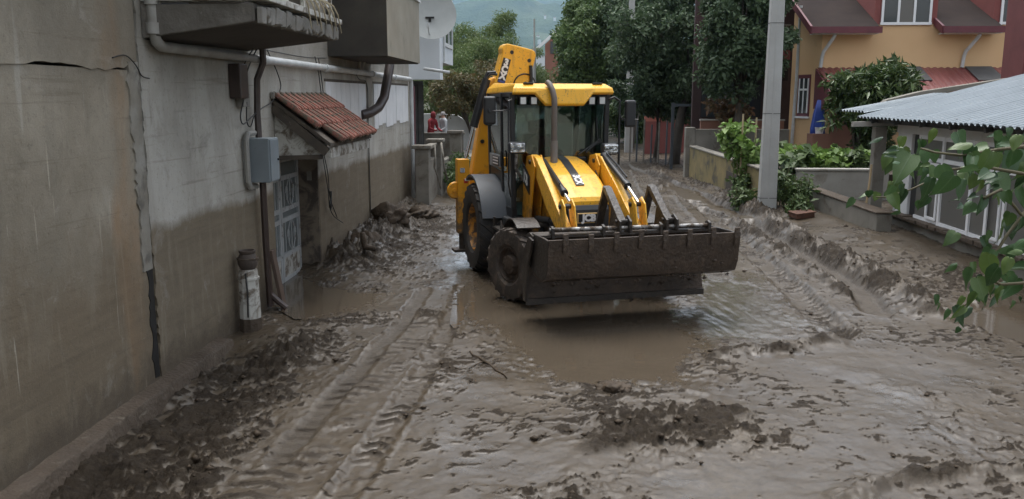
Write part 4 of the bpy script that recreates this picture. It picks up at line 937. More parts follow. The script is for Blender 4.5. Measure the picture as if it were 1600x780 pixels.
# flip-over forks folded back on the bar
for x in (.12, .75):
    m = MB()
    m.beam((x,-1.16,1.16),(x,-.60,1.56),.10,.075,(0,0,1)); m.beam((x,-.585,1.585),(x,-.27,.95),.10,.06,(0,1,0)); m.beam((x,-.62,1.02),(x,-1.06,1.13),.085,.05)
    m.prism([(-1.10,1.10),(-.78,1.34),(-.72,1.08)], 'x', x-.016, x+.016)
    fk = lp(m, 'folding_fork', MUDW, buck, bevel=.008)
    m = MB(); m.prism([(-1.26,1.08),(-1.08,1.06),(-1.04,1.22),(-1.14,1.28),(-1.26,1.22)], 'x', x-.085, x-.055); m.prism([(-1.26,1.08),(-1.08,1.06),(-1.04,1.22),(-1.14,1.28),(-1.26,1.22)], 'x', x+.055, x+.085)
    m.tube([(x-.11,-1.16,1.21),(x+.11,-1.16,1.21)], .026, 8); lp(m, 'fork_hinge', MUDW, buck, bevel=.006)

# rear excavator: frame, stabilisers, folded boom with lettering
m = MB(); m.box(-1.05,1.05,2.92,3.02,.62,.80); m.box(-1.05,1.05,2.92,3.02,1.02,1.14); m.box(-.16,.16,2.75,2.95,.6,1.1); rf_ = lp(m, 'rear_frame', YELM, bevel=.01)
for sx_ in (-1, 1):
    m = MB(); m.box(sx_*1.06-.10,sx_*1.06+.10,2.90,3.10,.48,1.72); sl = lp(m, 'stabiliser_leg', YELM, bevel=.012)
    m = MB(); m.tube([(sx_*1.06,3.0,.2),(sx_*1.06,3.0,.48)], .07, 10); m.box(sx_*1.06-.17,sx_*1.06+.17,2.86,3.14,.17,.21); lp(m, 'stabiliser_foot', MUDDY, sl)
    m = MB(); m.lathe([(0,-.03),(.13,-.03),(.15,0),(.13,.03),(0,.03)], (sx_*1.18,3.0,1.20), 'y', 18); m.lathe([(0,-.045),(.04,-.045),(.04,.045),(0,.045)], (sx_*1.20,3.0,1.20), 'y', 10); lp(m, 'gusset_plate', YELM, sl, bevel=.008)
    m = MB(); m.box(sx_*1.06-.06,sx_*1.06+.02,2.885,2.899,1.50,1.58); lp(m, 'tail_light', CHR, sl)
m = MB(); m.prism([(-.45,.62),(-.05,.62),(-.05,1.25),(-.35,1.45),(-.60,1.2)], 'y', 3.05, 3.40); kp = lp(m, 'kingpost', YELM, bevel=.02)
BY0, BY1 = 3.08, 3.34
m = MB(); m.prism([(-.93,1.20),(-.62,1.15),(-.30,2.85),(-.22,3.0),(-.50,3.06),(-.60,2.96),(-.66,2.75)], 'y', BY0, BY1); bo = lp(m, 'boom', YELM, bevel=.03, seg=3)
m = MB()
for x, z in ((-.80,1.42),(-.70,2.0),(-.62,2.3),(-.53,2.88)): m.tube([(x,BY0-.03,z),(x,BY0,z)], .035, 10)
lp(m, 'boom_pin', BLKM, bo)
DY0, DY1 = 3.02, 3.30
dp = [(-.52,2.86),(-.36,3.44)] + [(-.27+.10*math.cos(R(a)), 3.50+.10*math.sin(R(a))) for a in (165,130,100,75)] + [(.10,3.52)] + [(.13+.09*math.cos(R(a)), 3.42+.09*math.sin(R(a))) for a in (70,40,10,-20)] + [(.10,2.98),(-.1,2.80)]
m = MB(); m.prism(dp, 'y', DY0, DY1); di = lp(m, 'dipper', YEL, bevel=.018)
m = MB()
for x, z in ((-.20,3.46),(.10,3.33)): m.lathe([(0,-.012),(.030,-.012),(.034,.004)], (x,DY0,z), 'y', 14)
lp(m, 'dipper_pin', DBK, di)
m = MB(); m.tube([(.02+.19*math.cos(R(a)), DY0-.006, 2.92+.19*math.sin(R(a))) for a in range(10,175,10)], .013, 6); m.lathe([(0,-.015),(.035,-.015),(.035,.01)], (.03,DY0,2.95), 'y', 12); lp(m, 'link_arc', BLKM, di)
u = Vector((.16,0,.58)).normalized(); v = Vector((.58,0,-.16)).normalized()
c0 = Vector((-.335,DY0-.006,3.16))
m = MB(); q = [c0+u*a+v*b_ for a, b_ in ((-.205,-.065),(-.205,.065),(.205,.065),(.205,-.065))]; d3 = Vector((0,-.004,0)); m.add(q+[p+d3 for p in q], [(3,2,1,0),(4,5,6,7),(0,1,5,4),(1,2,6,5),(2,3,7,6),(3,0,4,7)]); lp(m, 'number_plate_ground', DBK, di)
for ch_, off in (('3',.135),('C',.02),('X',-.095)): decal(ch_, .155, c0+u*off+Vector((0,-.006,0)), v, u, .009, WHT, di, 'model_number', .95)
m = MB(); q = [c0+u*a+v*b_+Vector((0,-.006,0)) for a, b_ in ((-.195,-.055),(-.195,.055),(-.165,.055),(-.165,-.055))]; m.add(q+[p+d3*.5 for p in q], [(3,2,1,0),(4,5,6,7),(0,1,5,4),(1,2,6,5),(2,3,7,6),(3,0,4,7)]); lp(m, 'blue_band', BLU, di)
# boom ram and hoses
m = MB(); m.tube([(-.63,3.02,3.02),(-.86,3.02,2.24)], .07, 12); br = lp(m, 'boom_ram', BLKM, smooth=40)
m = MB(); m.tube([(-.86,3.02,2.24),(-1.0,3.02,1.72)], .032, 10); lp(m, 'ram_rod', CHR, br, smooth=40)
m = MB(); m.tube([(-.68,3.0,2.85),(-.66,3.0,3.02),(-.58,3.0,3.11),(-.46,3.0,3.10)], .026, 8); lp(m, 'boom_hose', BLKM, bo, smooth=40); m = MB(); m.tube([(-.70,3.0,2.80),(-.69,3.0,3.0),(-.62,3.0,3.13),(-.48,3.0,3.14)], .02, 8); lp(m, 'boom_hose', BLKM, bo, smooth=40); m = MB(); m.tube([(.12,3.0,3.25),(.13,3.0,3.0),(.08,3.0,2.75)], .03, 8); lp(m, 'boom_hose', BLKM, bo, smooth=40)
# plate on the cab side
m = MB(); m.box(-.755,-.740,1.68,2.32,1.67,1.86); pl_ = lp(m, 'side_placard', smat('placard_grey', (.30,.31,.32), (.26,.27,.28), 5, .5), bevel=.004)
lbox('placard_field', DBK, (-.762,-.754,1.70,2.10,1.69,1.84), parent=pl_)
for k in range(3): lbox('placard_line', WHT, (-.766,-.761,1.74,2.06,1.715+k*.045,1.732+k*.045), parent=pl_)
# ================================================================ LEFT BACKGROUND: posts, white house, people
GREYC = smat('weathered_concrete', (.21,.195,.165), (.13,.12,.10), 3, .9, .5, 25, dirt=(.10,.082,.06), dirtamt=.42, dscale=3)
WHH = smat('white_render', (.66,.70,.73), (.58,.62,.65), 1.2, .8, .1, 20, dirt=(.45,.45,.43), dirtamt=.25, dscale=1.5)
WHF = smat('white_plastic_frame', (.74,.76,.77), (.68,.70,.71), 3, .4)
DKW = smat('dark_shutter', (.075,.075,.072), (.05,.05,.048), 4, .7, .2, 12)
n = NT('dark_window_glass'); n.set(**{'Base Color': (.035,.042,.046), 'Roughness': .06, 'Specular IOR Level': .7}); WGL = n.m
def wbox(name, mat, parent, *bs, **kw):
    m = MB()
    for b_ in bs: m.box(*b_)
    return m.build(name, mat, parent, world=True, **kw)
def pillar(x, y, h, label, w_=.34):
    P = thing('fence_pillar', label, 'pillar', (x,y,0), 0, 'concrete fence pillars')
    wbox('shaft', GREYC, P, (x-w_/2,x+w_/2,y-w_/2,y+w_/2,-.3,h-.09), bevel=.015)
    wbox('cap', GREYC, P, (x-w_/2-.07,x+w_/2+.07,y-w_/2-.07,y+w_/2+.07,h-.09,h), bevel=.02)
pillar(-3.32,21.45,1.55,'nearest concrete fence pillar, just past the white downpipe'); pillar(-3.30,23.6,1.60,'middle concrete fence pillar with hanging cable'); pillar(-3.05,26.3,1.72,'tallest concrete fence pillar beside the loader boom')
F1 = thing('garden_wall', 'low concrete garden wall between the grey pillars', 'wall', (-3.3,24,0))
wbox('panel', GREYC, F1, (-3.40,-3.24,21.63,23.42,-.3,1.12), bevel=.01); wbox('panel', GREYC, F1, (-3.32,-3.16,23.78,26.1,-.3,.95), bevel=.01); wbox('rail', GREYC, F1, (-3.42,-3.22,21.70,23.36,1.40,1.50), bevel=.01)
cb = MB(); cb.tube([(-3.12,22.2,1.52),(-3.08,22.0,1.25),(-3.10,21.9,.95),(-3.04,22.1,.7),(-3.02,22.5,.35)], .02, 6); cb.tube([(-3.10,23.3,1.5),(-3.02,23.0,1.2),(-3.0,23.1,.85),(-2.96,23.4,.5)], .03, 6)
tag(cb.build('hanging_cable', GREYC, smooth=True), 'pale cables hanging down the concrete garden wall', 'cable')
# white house with bay, beyond the grey one
WHS = thing('white_house', 'white house with projecting upper bay behind the grey house', 'house', (-5,27,0))
wbox('upper_wall', WHH, WHS, (-11,-3.60,27,27.7,3.25,9.5)); wbox('bay', WHH, WHS, (-11,-3.585,27.7,30.3,3.78,9.5)); wbox('ground_wall', GREYC, WHS, (-11,-5.4,29.0,34,-.3,3.25))
wbox('corner_column', WHF, WHS, (-4.06,-3.86,22.7,22.9,-.3,3.05)); wbox('corner_strip', smat('maroon_paint', (.11,.03,.04), (.08,.02,.03), 5, .6), WHS, (-3.855,-3.72,22.75,22.9,-.3,3.0)); wbox('side_wall', GREYC, WHS, (-9,-4.07,22.72,22.88,-.3,7.0))
wn = wbox('window_frame', WHF, WHS, (-3.584,-3.55,28.0,30.1,4.3,4.42),(-3.584,-3.55,28.0,30.1,6.6,6.7),(-3.584,-3.55,28.0,28.12,4.42,6.6),(-3.584,-3.55,29.0,29.1,4.42,6.6),(-3.584,-3.55,29.98,30.1,4.42,6.6))
wbox('pane', WGL, wn, (-3.585,-3.57,28.12,29.0,4.42,6.6)); wbox('pane', WGL, wn, (-3.585,-3.57,29.1,29.98,4.42,6.6))
for k in range(6): wbox('shutter_slat', DKW, WHS, (-5.4+k*.16,-5.27+k*.16,28.94,28.985,.2,3.1))
wbox('shutter_frame', DKW, WHS, (-5.45,-4.43,28.90,28.99,3.12,3.24),(-5.45,-4.43,28.93,28.939,1.9,1.96), (-5.45,-4.43,28.99,29.0,-.2,3.12))
m = MB(); m.tube([(-3.95,26.0,3.55),(-3.2,26.2,3.44)], .045, 8); m.build('overflow_pipe', PVC, WHS, world=True, smooth=True)
m = MB(); m.tube([(-3.56,27.75,3.8),(-3.56,27.8,4.7),(-3.56,27.8,6.0)], .03, 6); m.build('cable', PVC, WHS, world=True)
lamp_ = MB(); lamp_.tube([(-3.585,27.9,5.15),(-3.40,27.9,5.15)], .035, 8); lamp_.obox((-3.37,27.9,5.17),(.14,.14,.1)); lamp_.build('wall_lamp', BLK, WHS, world=True)
# satellite dish
SD = thing('satellite_dish', 'round pale satellite dish fixed to the white house wall', 'satellite dish', (-3.72,25.9,5.0))
m = MB(); N = 28; pr_ = [(i/7*.72, (i/7)**2*.11) for i in range(8)]
pr2 = pr_ + [(.72,.095)] + [(r_, h-.015) for r_, h in pr_[::-1]]
m.lathe(pr2, (0,0,0), 'y', N); ds = m.build('dish', smat('dish_grey', (.40,.42,.41), (.34,.36,.35), 3, .6), SD, smooth=40); ds.rotation_euler = (R(12),0,R(188)); ds.location = (.05,0,.05)
m = MB(); m.tube([(0,-.05,-.55),(0,-.36,-.40),(0,-.42,-.28)], .018, 6); m.tube([(0,-.42,-.32),(0,-.42,-.18)], .04, 8); m.build('feed_arm', PVC, SD)
m = MB(); m.tube([(-.35,.12,0),(0,.1,0)], .03, 8); m.obox((0,-.06,0),(.26,.04,.05)); m.obox((0,-.06,-.05),(.07,.05,.14)); m.tube([(-.3,.12,0),(-.3,1.1,0)], .03, 8); m.build('mount', BLK, SD)
# pale wall far along the lane
PW = thing('pale_yard_wall', 'pale plastered yard wall behind the two people', 'wall', (-4.2,38,0))
m = MB(); m.prism([(-6.0,-.3),(-6.0,2.0),(-4.4,1.95),(-4.0,1.72),(-3.5,1.25),(-3.1,1.2),(-3.1,-.3)], 'y', 38, 38.25); m.build('panel', smat('pale_plaster', (.40,.41,.41), (.32,.33,.32), 2, .9), PW, world=True, bevel=.02)
TR = MB(); TR.box(-9,-3.0,30.6,37.9,-.4,.42); tag(TR.build('terrace', GREYC), 'low concrete terrace at the foot of the white house', kind='structure')
m = MB(); m.box(-4.9,-3.25,30.3,30.42,.42,1.42); m.box(-4.95,-3.2,30.27,30.45,1.42,1.48); tag(m.build('parapet_wall', GREYC, bevel=.01), 'dark low parapet in front of the two people', 'wall')

def person(name, label, loc, rz, J, Rad, E_, cols, splits, group=None, hood=None, hair=None):
    P = thing(name, label, 'person', loc, rz, group)
    me = bpy.data.meshes.new('body'); me.from_pydata(J, E_, []); ob = bpy.data.objects.new('body', me); COL.objects.link(ob); ob.parent = P
    sk = ob.modifiers.new('skin', 'SKIN'); sv = me.skin_vertices[0].data
    for i, r_ in enumerate(Rad): sv[i].radius = (r_ if isinstance(r_, tuple) else (r_, r_)); sv[i].use_root = (i == 0)
    sb = ob.modifiers.new('sub', 'SUBSURF'); sb.levels = 2; sb.render_levels = 2; sk.use_smooth_shade = True
    n = NT(name+'_cloth'); z = n.sep(n.coord())[2]; hmax = max(j[2] for j in J)+.15
    stops = [(0, cols[0])] + [(s_/hmax, c) for s_, c in zip(splits, cols[1:])]
    n.set(**{'Base Color': n.ramp(n.math('DIVIDE', z, hmax), stops, 'CONSTANT'), 'Roughness': .8}); me.materials.append(n.m)
    hd = max(range(len(J)), key=lambda i: J[i][2])
    hx_, hy_, hz_ = J[hd]
    m = MB(); pr_ = [(0.0,.135),(.06,.12),(.095,.07),(.105,0),(.100,-.06),(.085,-.11)] if hood else [(0,.125),(.055,.11),(.088,.06),(.092,.0)]
    m.lathe([(r_, h) for r_, h in pr_], (hx_, hy_+.018, hz_), 'z', 16); m.build('hood' if hood else 'hair', hood or hair, P, smooth=True)
    f = MB(); f.lathe([(0,-.012),(.012,0),(0,.012)], (hx_-.03, hy_-.088, hz_+.0), 'z', 6); f.lathe([(0,-.012),(.012,0),(0,.012)], (hx_+.03, hy_-.088, hz_+.0), 'z', 6); f.build('eyes', BLK, P)
    m = MB(); m.add([(hx_,hy_-.085,hz_+.01),(hx_-.014,hy_-.085,hz_-.035),(hx_+.014,hy_-.085,hz_-.035),(hx_,hy_-.115,hz_-.03)], [(0,1,3),(0,3,2),(1,2,3),(0,2,1)]); m.build('nose', smat(name+'_nose', (.42,.26,.19), (.38,.23,.17), 5, .6), P)
    return P
def standing(lean=0.0):
    J = [(0,0,.95),(0,0,1.12),(0,-.02-lean*.4,1.32),(0,-.03-lean*.8,1.44),(0,-.04-lean,1.52),(0,-.06-lean*1.2,1.62),
         (-.19,-.03-lean*.7,1.40),(-.24,-.06-lean,1.12),(-.17,-.28-lean,1.05),(.19,-.03-lean*.7,1.40),(.25,-.06-lean,1.12),(.18,-.28-lean,1.02),
         (-.10,0,.90),(-.11,-.03,.50),(-.11,.02,.09),(-.11,-.12,.05),(.10,0,.90),(.12,-.02,.50),(.12,.03,.09),(.12,-.11,.05),(-.14,-.36-lean,1.06),(.15,-.36-lean,1.03)]
    Rd = [(.15,.11),(.14,.105),(.165,.115),(.12,.09),.055,.098,.075,.052,.036,.075,.052,.036,.088,.062,.045,.04,.088,.062,.045,.04,.03,.03]
    E_ = [(0,1),(1,2),(2,3),(3,4),(4,5),(3,6),(6,7),(7,8),(8,20),(3,9),(9,10),(10,11),(11,21),(0,12),(12,13),(13,14),(14,15),(0,16),(16,17),(17,18),(18,19)]
    return J, Rd, E_
SKIN = (.42,.26,.19); RJ = (.19,.012,.018)
REDH = smat('red_hood', RJ, (.14,.010,.014), 6, .8); GHAIR = smat('grey_hair', (.32,.31,.30), (.22,.21,.20), 20, .8)
J_, Rd_, E_ = standing(.07)
person('person', 'person in a red hooded jacket leaning forward by the dark shutter', (-4.78,33.0,.42), R(60), J_, Rd_, E_, [(.03,.03,.04), RJ, SKIN], [.92,1.51], hood=REDH)
J_, Rd_, E_ = standing(.0)
person('person', 'person in a pale grey jacket standing beside the red jacketed one', (-4.32,33.4,.42), R(-55), J_, Rd_, E_, [(.06,.065,.08), (.36,.38,.40), SKIN], [.92,1.50], hair=GHAIR)
# driver in the cab
JD = [(0,.12,.10),(0,.10,.30),(0,.06,.50),(0,.03,.62),(0,.0,.70),(0,-.03,.83),
      (-.20,.03,.57),(-.27,-.10,.34),(-.14,-.34,.36),(.20,.03,.57),(.27,-.10,.34),(.14,-.34,.36),
      (-.11,.05,.08),(-.15,-.38,.12),(-.14,-.42,-.28),(-.14,-.54,-.33),(.11,.05,.08),(.15,-.38,.12),(.14,-.42,-.28),(.14,-.54,-.33),(-.13,-.42,.40),(.13,-.42,.40)]
RdD = [(.16,.13),(.15,.12),(.17,.12),(.12,.09),.055,.10,.078,.055,.038,.078,.055,.038,.09,.068,.05,.042,.09,.068,.05,.042,.034,.034]
dr = person('person', 'driver in a red jacket seated behind the loader windscreen', (0,0,0), 0, JD, RdD, E_, [(.03,.03,.045), RJ, SKIN], [.14,.69], hair=smat('dark_hair', (.02,.017,.015), (.015,.012,.01), 9, .7))
dr.location = (LOC[0]+math.cos(TH)*(-.02)-math.sin(TH)*1.92, LOC[1]+math.sin(TH)*(-.02)+math.cos(TH)*1.92, 1.45); dr.rotation_euler = (0,0,TH)
# ================================================================ RIGHT SIDE: pole, walls, shed, ochre house
CONP = smat('pole_concrete', (.40,.405,.39), (.33,.33,.315), 2, .85, .25, 30, dirt=(.27,.26,.24), dirtamt=.34, dscale=2.5)
MOSS = smat('mossy_wall', (.255,.195,.085), (.150,.130,.060), 2.2, .92, .5, 14, dirt=(.070,.060,.042), dirtamt=.42, dscale=2)
WALLG = smat('grey_block_wall', (.23,.215,.185), (.16,.15,.125), 2.2, .92, .5, 16, dirt=(.10,.085,.065), dirtamt=.40, dscale=2.2)
WALLW = smat('pale_block_wall', (.36,.35,.32), (.27,.26,.23), 2, .92, .4, 16, dirt=(.15,.13,.10), dirtamt=.38, dscale=2)
def up_pole(x, y, w0, w1, h, label, z0=-.3):
    P = thing('utility_pole', label, 'utility pole', (x,y,0))
    m = MB(); d0, d1 = w0*.72, w1*.72
    m.hexa([(x-w0/2,y-d0/2,z0),(x+w0/2,y-d0/2,z0),(x+w0/2,y+d0/2,z0),(x-w0/2,y+d0/2,z0)], [(x-w1/2,y-d1/2,h),(x+w1/2,y-d1/2,h),(x+w1/2,y+d1/2,h),(x-w1/2,y+d1/2,h)])
    m.build('shaft', CONP, P, world=True, bevel=.025); return P
PO = up_pole(4.90,20.25,.40,.225,8.6,'big grey concrete utility pole between the loader and the ochre house')
m = MB(); m.add([(4.90-.012,20.25-.150,.0),(4.90+.012,20.25-.150,.0),(4.90+.010,20.25-.083,8.5),(4.90-.010,20.25-.083,8.5)], [(0,1,2,3)])
m2 = MB(); m2.hexa([(4.885,20.10,.0),(4.915,20.10,.0),(4.915,20.12,.0),(4.885,20.12,.0)], [(4.89,20.166,8.5),(4.91,20.166,8.5),(4.91,20.186,8.5),(4.89,20.186,8.5)]); m2.build('mould_seam', CONP, PO, world=True)
for z in (.42, 2.35, 4.35):
    ww = .40-.175*(z+.3)/8.9; dd = ww*.72; m = MB(); m.box(4.90-ww/2-.006,4.90+ww/2+.006,20.25-dd/2-.006,20.25+dd/2+.006,z,z+.012); m.build('wire_band', DKW, PO, world=True)
# mossy wall along the lane, back wall of the garden, pale wall, low near wall
A = thing('mossy_wall', 'yellowish mossy retaining wall along the garden edge', 'wall', (4.7,25,0))
m = MB(); m.hexa([(4.44,29.2,-.2),(4.98,20.9,-.2),(5.20,20.9,-.2),(4.66,29.2,-.2)], [(4.44,29.2,1.08),(4.98,20.9,.98),(5.20,20.9,.98),(4.66,29.2,1.08)]); m.build('panel', MOSS, A, world=True, bevel=.02)
m = MB(); m.hexa([(4.41,29.2,1.08),(4.95,20.9,.98),(5.23,20.9,.98),(4.69,29.2,1.08)], [(4.42,29.2,1.13),(4.96,20.9,1.03),(5.22,20.9,1.03),(4.68,29.2,1.13)]); m.build('coping', WALLG, A, world=True, bevel=.015)
A = thing('garden_back_wall', 'dark grey wall at the back of the vegetable garden', 'wall', (7,28.6,0)); m = MB(); m.box(4.40,11.5,29.3,29.5,-.2,1.66); m.build('panel', WALLG, A, world=True, bevel=.02); m = MB(); m.box(4.3,4.62,29.25,29.6,-.2,1.72); m.build('end_pier', WALLG, A, world=True, bevel=.02)
A = thing('pale_garden_wall', 'pale low wall in front of the vegetable bed', 'wall', (7,22,0)); m = MB(); m.box(6.05,8.3,22.0,22.2,-.1,.90); m.build('panel', WALLW, A, world=True, bevel=.02); m = MB(); m.box(6.02,8.35,21.96,22.24,.90,.96); m.build('coping', WALLW, A, world=True, bevel=.02)
A = thing('low_wall', 'low muddy wall running from the weeds to the shed post', 'wall', (6.3,19,0)); m = MB(); m.hexa([(6.02,20.9,-.1),(6.20,16.9,-.1),(6.50,16.9,-.1),(6.28,20.9,-.1)], [(6.02,20.9,.56),(6.20,16.9,.50),(6.50,16.9,.50),(6.28,20.9,.56)]); m.build('panel', WALLG, A, world=True, bevel=.025); m = MB(); m.hexa([(5.99,20.92,.565),(6.17,16.88,.505),(6.53,16.88,.505),(6.31,20.92,.565)], [(6.0,20.92,.60),(6.18,16.88,.54),(6.52,16.88,.54),(6.30,20.92,.60)]); m.build('coping', KERB, A, world=True, bevel=.015)
m = MB(); m.obox((5.42,19.2,.17),(.46,.30,.10),(R(5),R(-4),R(20))); m.obox((5.42,19.2,.235),(.50,.34,.03),(R(5),R(-4),R(20))); tag(m.build('rusty_crate', smat('rust_brown', (.13,.06,.035), (.08,.04,.028), 6, .85, .5, 25), bevel=.01), 'rusty brown metal tray lying at the foot of the weeds', 'tray')
G = MB(); G.box(5.25,9.0,22.21,29.28,-.3,.80); G.box(4.75,5.245,22.8,29.0,-.3,.70); tag(G.build('garden_bed', smat('garden_soil', (.055,.042,.030), (.04,.03,.022), 4, .95, .5, 12)), 'dark soil of the raised vegetable garden', kind='structure')

# ---- white shed with corrugated metal roof
S_ = thing('white_shed', 'white windowed shed with a corrugated metal roof', 'shed', (7.2,14,0))
SHW = smat('white_shed_paint', (.70,.71,.71), (.60,.61,.60), 2, .6, .15, 25, dirt=(.36,.33,.29), dirtamt=.30, dscale=4)
SFR = smat('white_pvc_frame', (.84,.85,.86), (.78,.79,.80), 3, .4, dirt=(.35,.31,.27), dirtamt=.24, dscale=8)
n = NT('dusty_pane'); n.set(**{'Base Color': (.125,.120,.108), 'Roughness': .35, 'Specular IOR Level': .5}); DPANE = n.m
SX = 6.95
wbox('plinth_wall', WALLG, S_, (SX-.05,SX+.25,8.0,18.0,-.3,.36), bevel=.02)
for k in range(34):
    y0 = 8.0 + k*.294; wbox('sill_stone', KERB, S_, (SX-.16-random.uniform(0,.04),SX+.06,y0+.01,y0+.284,.36,.42+random.uniform(0,.03)), bevel=.012)
wbox('end_wall', SHW, S_, (SX+.02,11.5,18.0,18.15,-.2,2.3)); wbox('inner_wall', DKW, S_, (SX+1.2,SX+1.3,8,18,.3,2.3)); wbox('head_beam', SHW, S_, (SX-.03,SX+.12,8.0,18.1,2.02,2.22), bevel=.01)
wbox('door_panel', SHW, S_, (SX-.02,SX+.06,17.35,17.95,.40,2.02), bevel=.01); wbox('door_gap', BLK, S_, (SX+.03,SX+.10,17.05,17.33,.42,2.02))
ycur = 17.0; cols = []
for k in range(8):
    wd = 1.13; y0 = ycur - wd; ycur = y0
    bs = [(SX-.04,SX+.04,y0,y0+.075,.43,2.02)]
    bs += [(SX-.028,SX+.03,y0+.075,y0+wd,.43,.49), (SX-.028,SX+.03,y0+.075,y0+wd,1.56,1.63), (SX-.028,SX+.03,y0+.075,y0+wd,1.95,2.02)]
    if k % 2 == 0: bs += [(SX-.034,SX+.035,y0+.56,y0+.62,.492,1.555)]
    wf = wbox('window_frame', SFR, S_, *bs)
    wbox('pane', DPANE, wf, (SX-.004,SX+.004,y0+.076,y0+wd-.001,.495,1.555)); wbox('pane', DPANE, wf, (SX-.004,SX+.004,y0+.076,y0+wd-.001,1.635,1.945))
    if k % 2 == 0:
        wbox('casement', SFR, wf, (SX-.062,SX-.04,y0+.10,y0+.15,.50,1.54),(SX-.062,SX-.04,y0+.49,y0+.54,.50,1.54),(SX-.062,SX-.04,y0+.15,y0+.49,.50,.55),(SX-.062,SX-.04,y0+.15,y0+.49,1.49,1.54))
CORR = smat('corrugated_zinc', (.150,.182,.205), (.115,.142,.163), 1.2, .42, .08, 30, metal=.25, dirt=(.20,.20,.20), dirtamt=.22, dscale=2.5)
def corrugated(y0, y1, x0, z0, x1, z1, per, amp, th=.012):
    m = MB(); k = int((y1-y0)/per*8); vs = []
    d = Vector((x1-x0,0,z1-z0)); L_ = d.length; nrm = Vector((-d.z,0,d.x)).normalized(); nx_ = 2
    for s_ in (0, 1):
        for j in range(nx_):
            t = j/(nx_-1)
            for i in range(k+1):
                y = y0 + (y1-y0)*i/k; ph = (y-y0)/per % 1.0
                a = amp*min(1, max(0, (.5-abs(ph-.5))*5-.35))
                p = Vector((x0,y,z0)) + d*t + nrm*(a - s_*th); vs.append(tuple(p))
    fs = []; q = k+1
    for s_ in (0,1):
        for i in range(k):
            a = s_*nx_*q; f = (a+i, a+i+1, a+q+i+1, a+q+i); fs.append(f if s_ == 0 else f[::-1])
    for i in range(k): fs.append((i+1, i, 2*q+i, 2*q+i+1)); fs.append((q+i, q+i+1, 3*q+i+1, 3*q+i))
    fs.append((0, q, 3*q, 2*q)); fs.append((q-1, 2*q-1+2*q, 4*q-1, 2*q-1) if False else (q-1, 3*q-1, 4*q-1, 2*q-1)); m.add(vs, fs); return m
zr = lambda x: 2.29 + (x-6.40)*.262
yb = 19.0
k = 0
while yb > 7.2:
    y0 = yb - .98; m = corrugated(y0, yb, 6.40+random.uniform(-.015,.02), zr(6.40)+k%2*.006, 11.6, zr(11.6)+k%2*.006, .196, .042); m.build('roof_sheet', CORR, S_, world=True); yb = y0 + .0; k += 1
m = corrugated(19.02, 20.6, 6.55, 2.40, 8.6, 2.78, .196, .042); m.build('roof_sheet', CORR, S_, world=True)
sc = MB()
for y in np.arange(7.4, 18.9, .49):
    for x in (6.6, 7.5, 8.6, 9.8): sc.obox((x+random.uniform(-.03,.03), y+random.uniform(-.03,.03), zr(x)+.034), (.035,.035,.018))
o = sc.build('roof_screws', WHF, S_, world=True); o['kind'] = 'stuff'
wbox('eave_batten', DKW, S_, (6.62,6.70,7.2,18.9,2.20,2.27)); 
for y in np.arange(7.6, 18.9, 1.2):
    m = MB(); m.beam((6.5,y,2.235),(11.4,y,3.50),.06,.09); m.build('rafter', DKW, S_, world=True)
SP = thing('shed_post', 'grey timber post carrying the shed roof corner', 'post', (6.72,18.5,0)); wbox('shaft', OLDW if False else WALLG, SP, (6.60,6.84,18.40,18.62,-.1,2.12), bevel=.015); m = MB(); m.beam((6.15,18.5,2.17),(7.6,18.5,2.20),.14,.10); m.build('bearer', WALLW, SP, world=True)
m = MB(); m.tube([(6.44,18.2,.45),(6.50,18.25,1.0),(6.53,18.3,1.35)], .022, 6); tag(m.build('broom_handle', smat('pale_wood', (.40,.30,.17), (.33,.24,.13), 6, .7)), 'pale wooden stick leaning on the shed post', 'stick')
# lean-to edge in dark red with stone coping, brick chimney
RD = smat('dark_red_paint', (.155,.045,.042), (.115,.033,.032), 3, .75, .2, 20, dirt=(.09,.06,.05), dirtamt=.3, dscale=4)
LT = thing('red_lean_to', 'dark red lean-to parapet behind the metal roof', 'parapet', (9,21.5,2.4))
m = MB(); m.prism([(7.85,2.42),(7.85,2.56),(9.8,2.90),(10.3,3.02),(10.3,2.72)], 'y', 21.45, 21.6); m.build('fascia', RD, LT, world=True); m = MB(); m.prism([(7.80,2.57),(7.9,2.66),(8.7,2.86),(10.9,3.20),(10.9,3.12),(9.8,2.93)], 'y', 21.4, 21.7); m.build('stone_coping', WALLG, LT, world=True, bevel=.01)
m = MB(); m.prism([(9.3,1.2),(9.3,2.60),(11.5,2.9),(11.5,1.2)], 'y', 21.62, 21.75); m.build('wall', RD, LT, world=True)
CHM = thing('chimney', 'tall brick red chimney at the right edge', 'chimney', (11.2,21.2,0)); wbox('stack', RD, CHM, (10.72,11.7,20.9,21.9,1.0,6.2), bevel=.02); wbox('base_collar', RD, CHM, (10.62,11.8,20.8,22.0,2.95,3.05), bevel=.02)
lm = wbox('wall_lamp', BLK, CHM, (10.86,11.0,20.82,20.898,4.72,4.90)); wbox('lamp_glass', WHF, lm, (10.89,10.97,20.81,20.82,4.75,4.86))

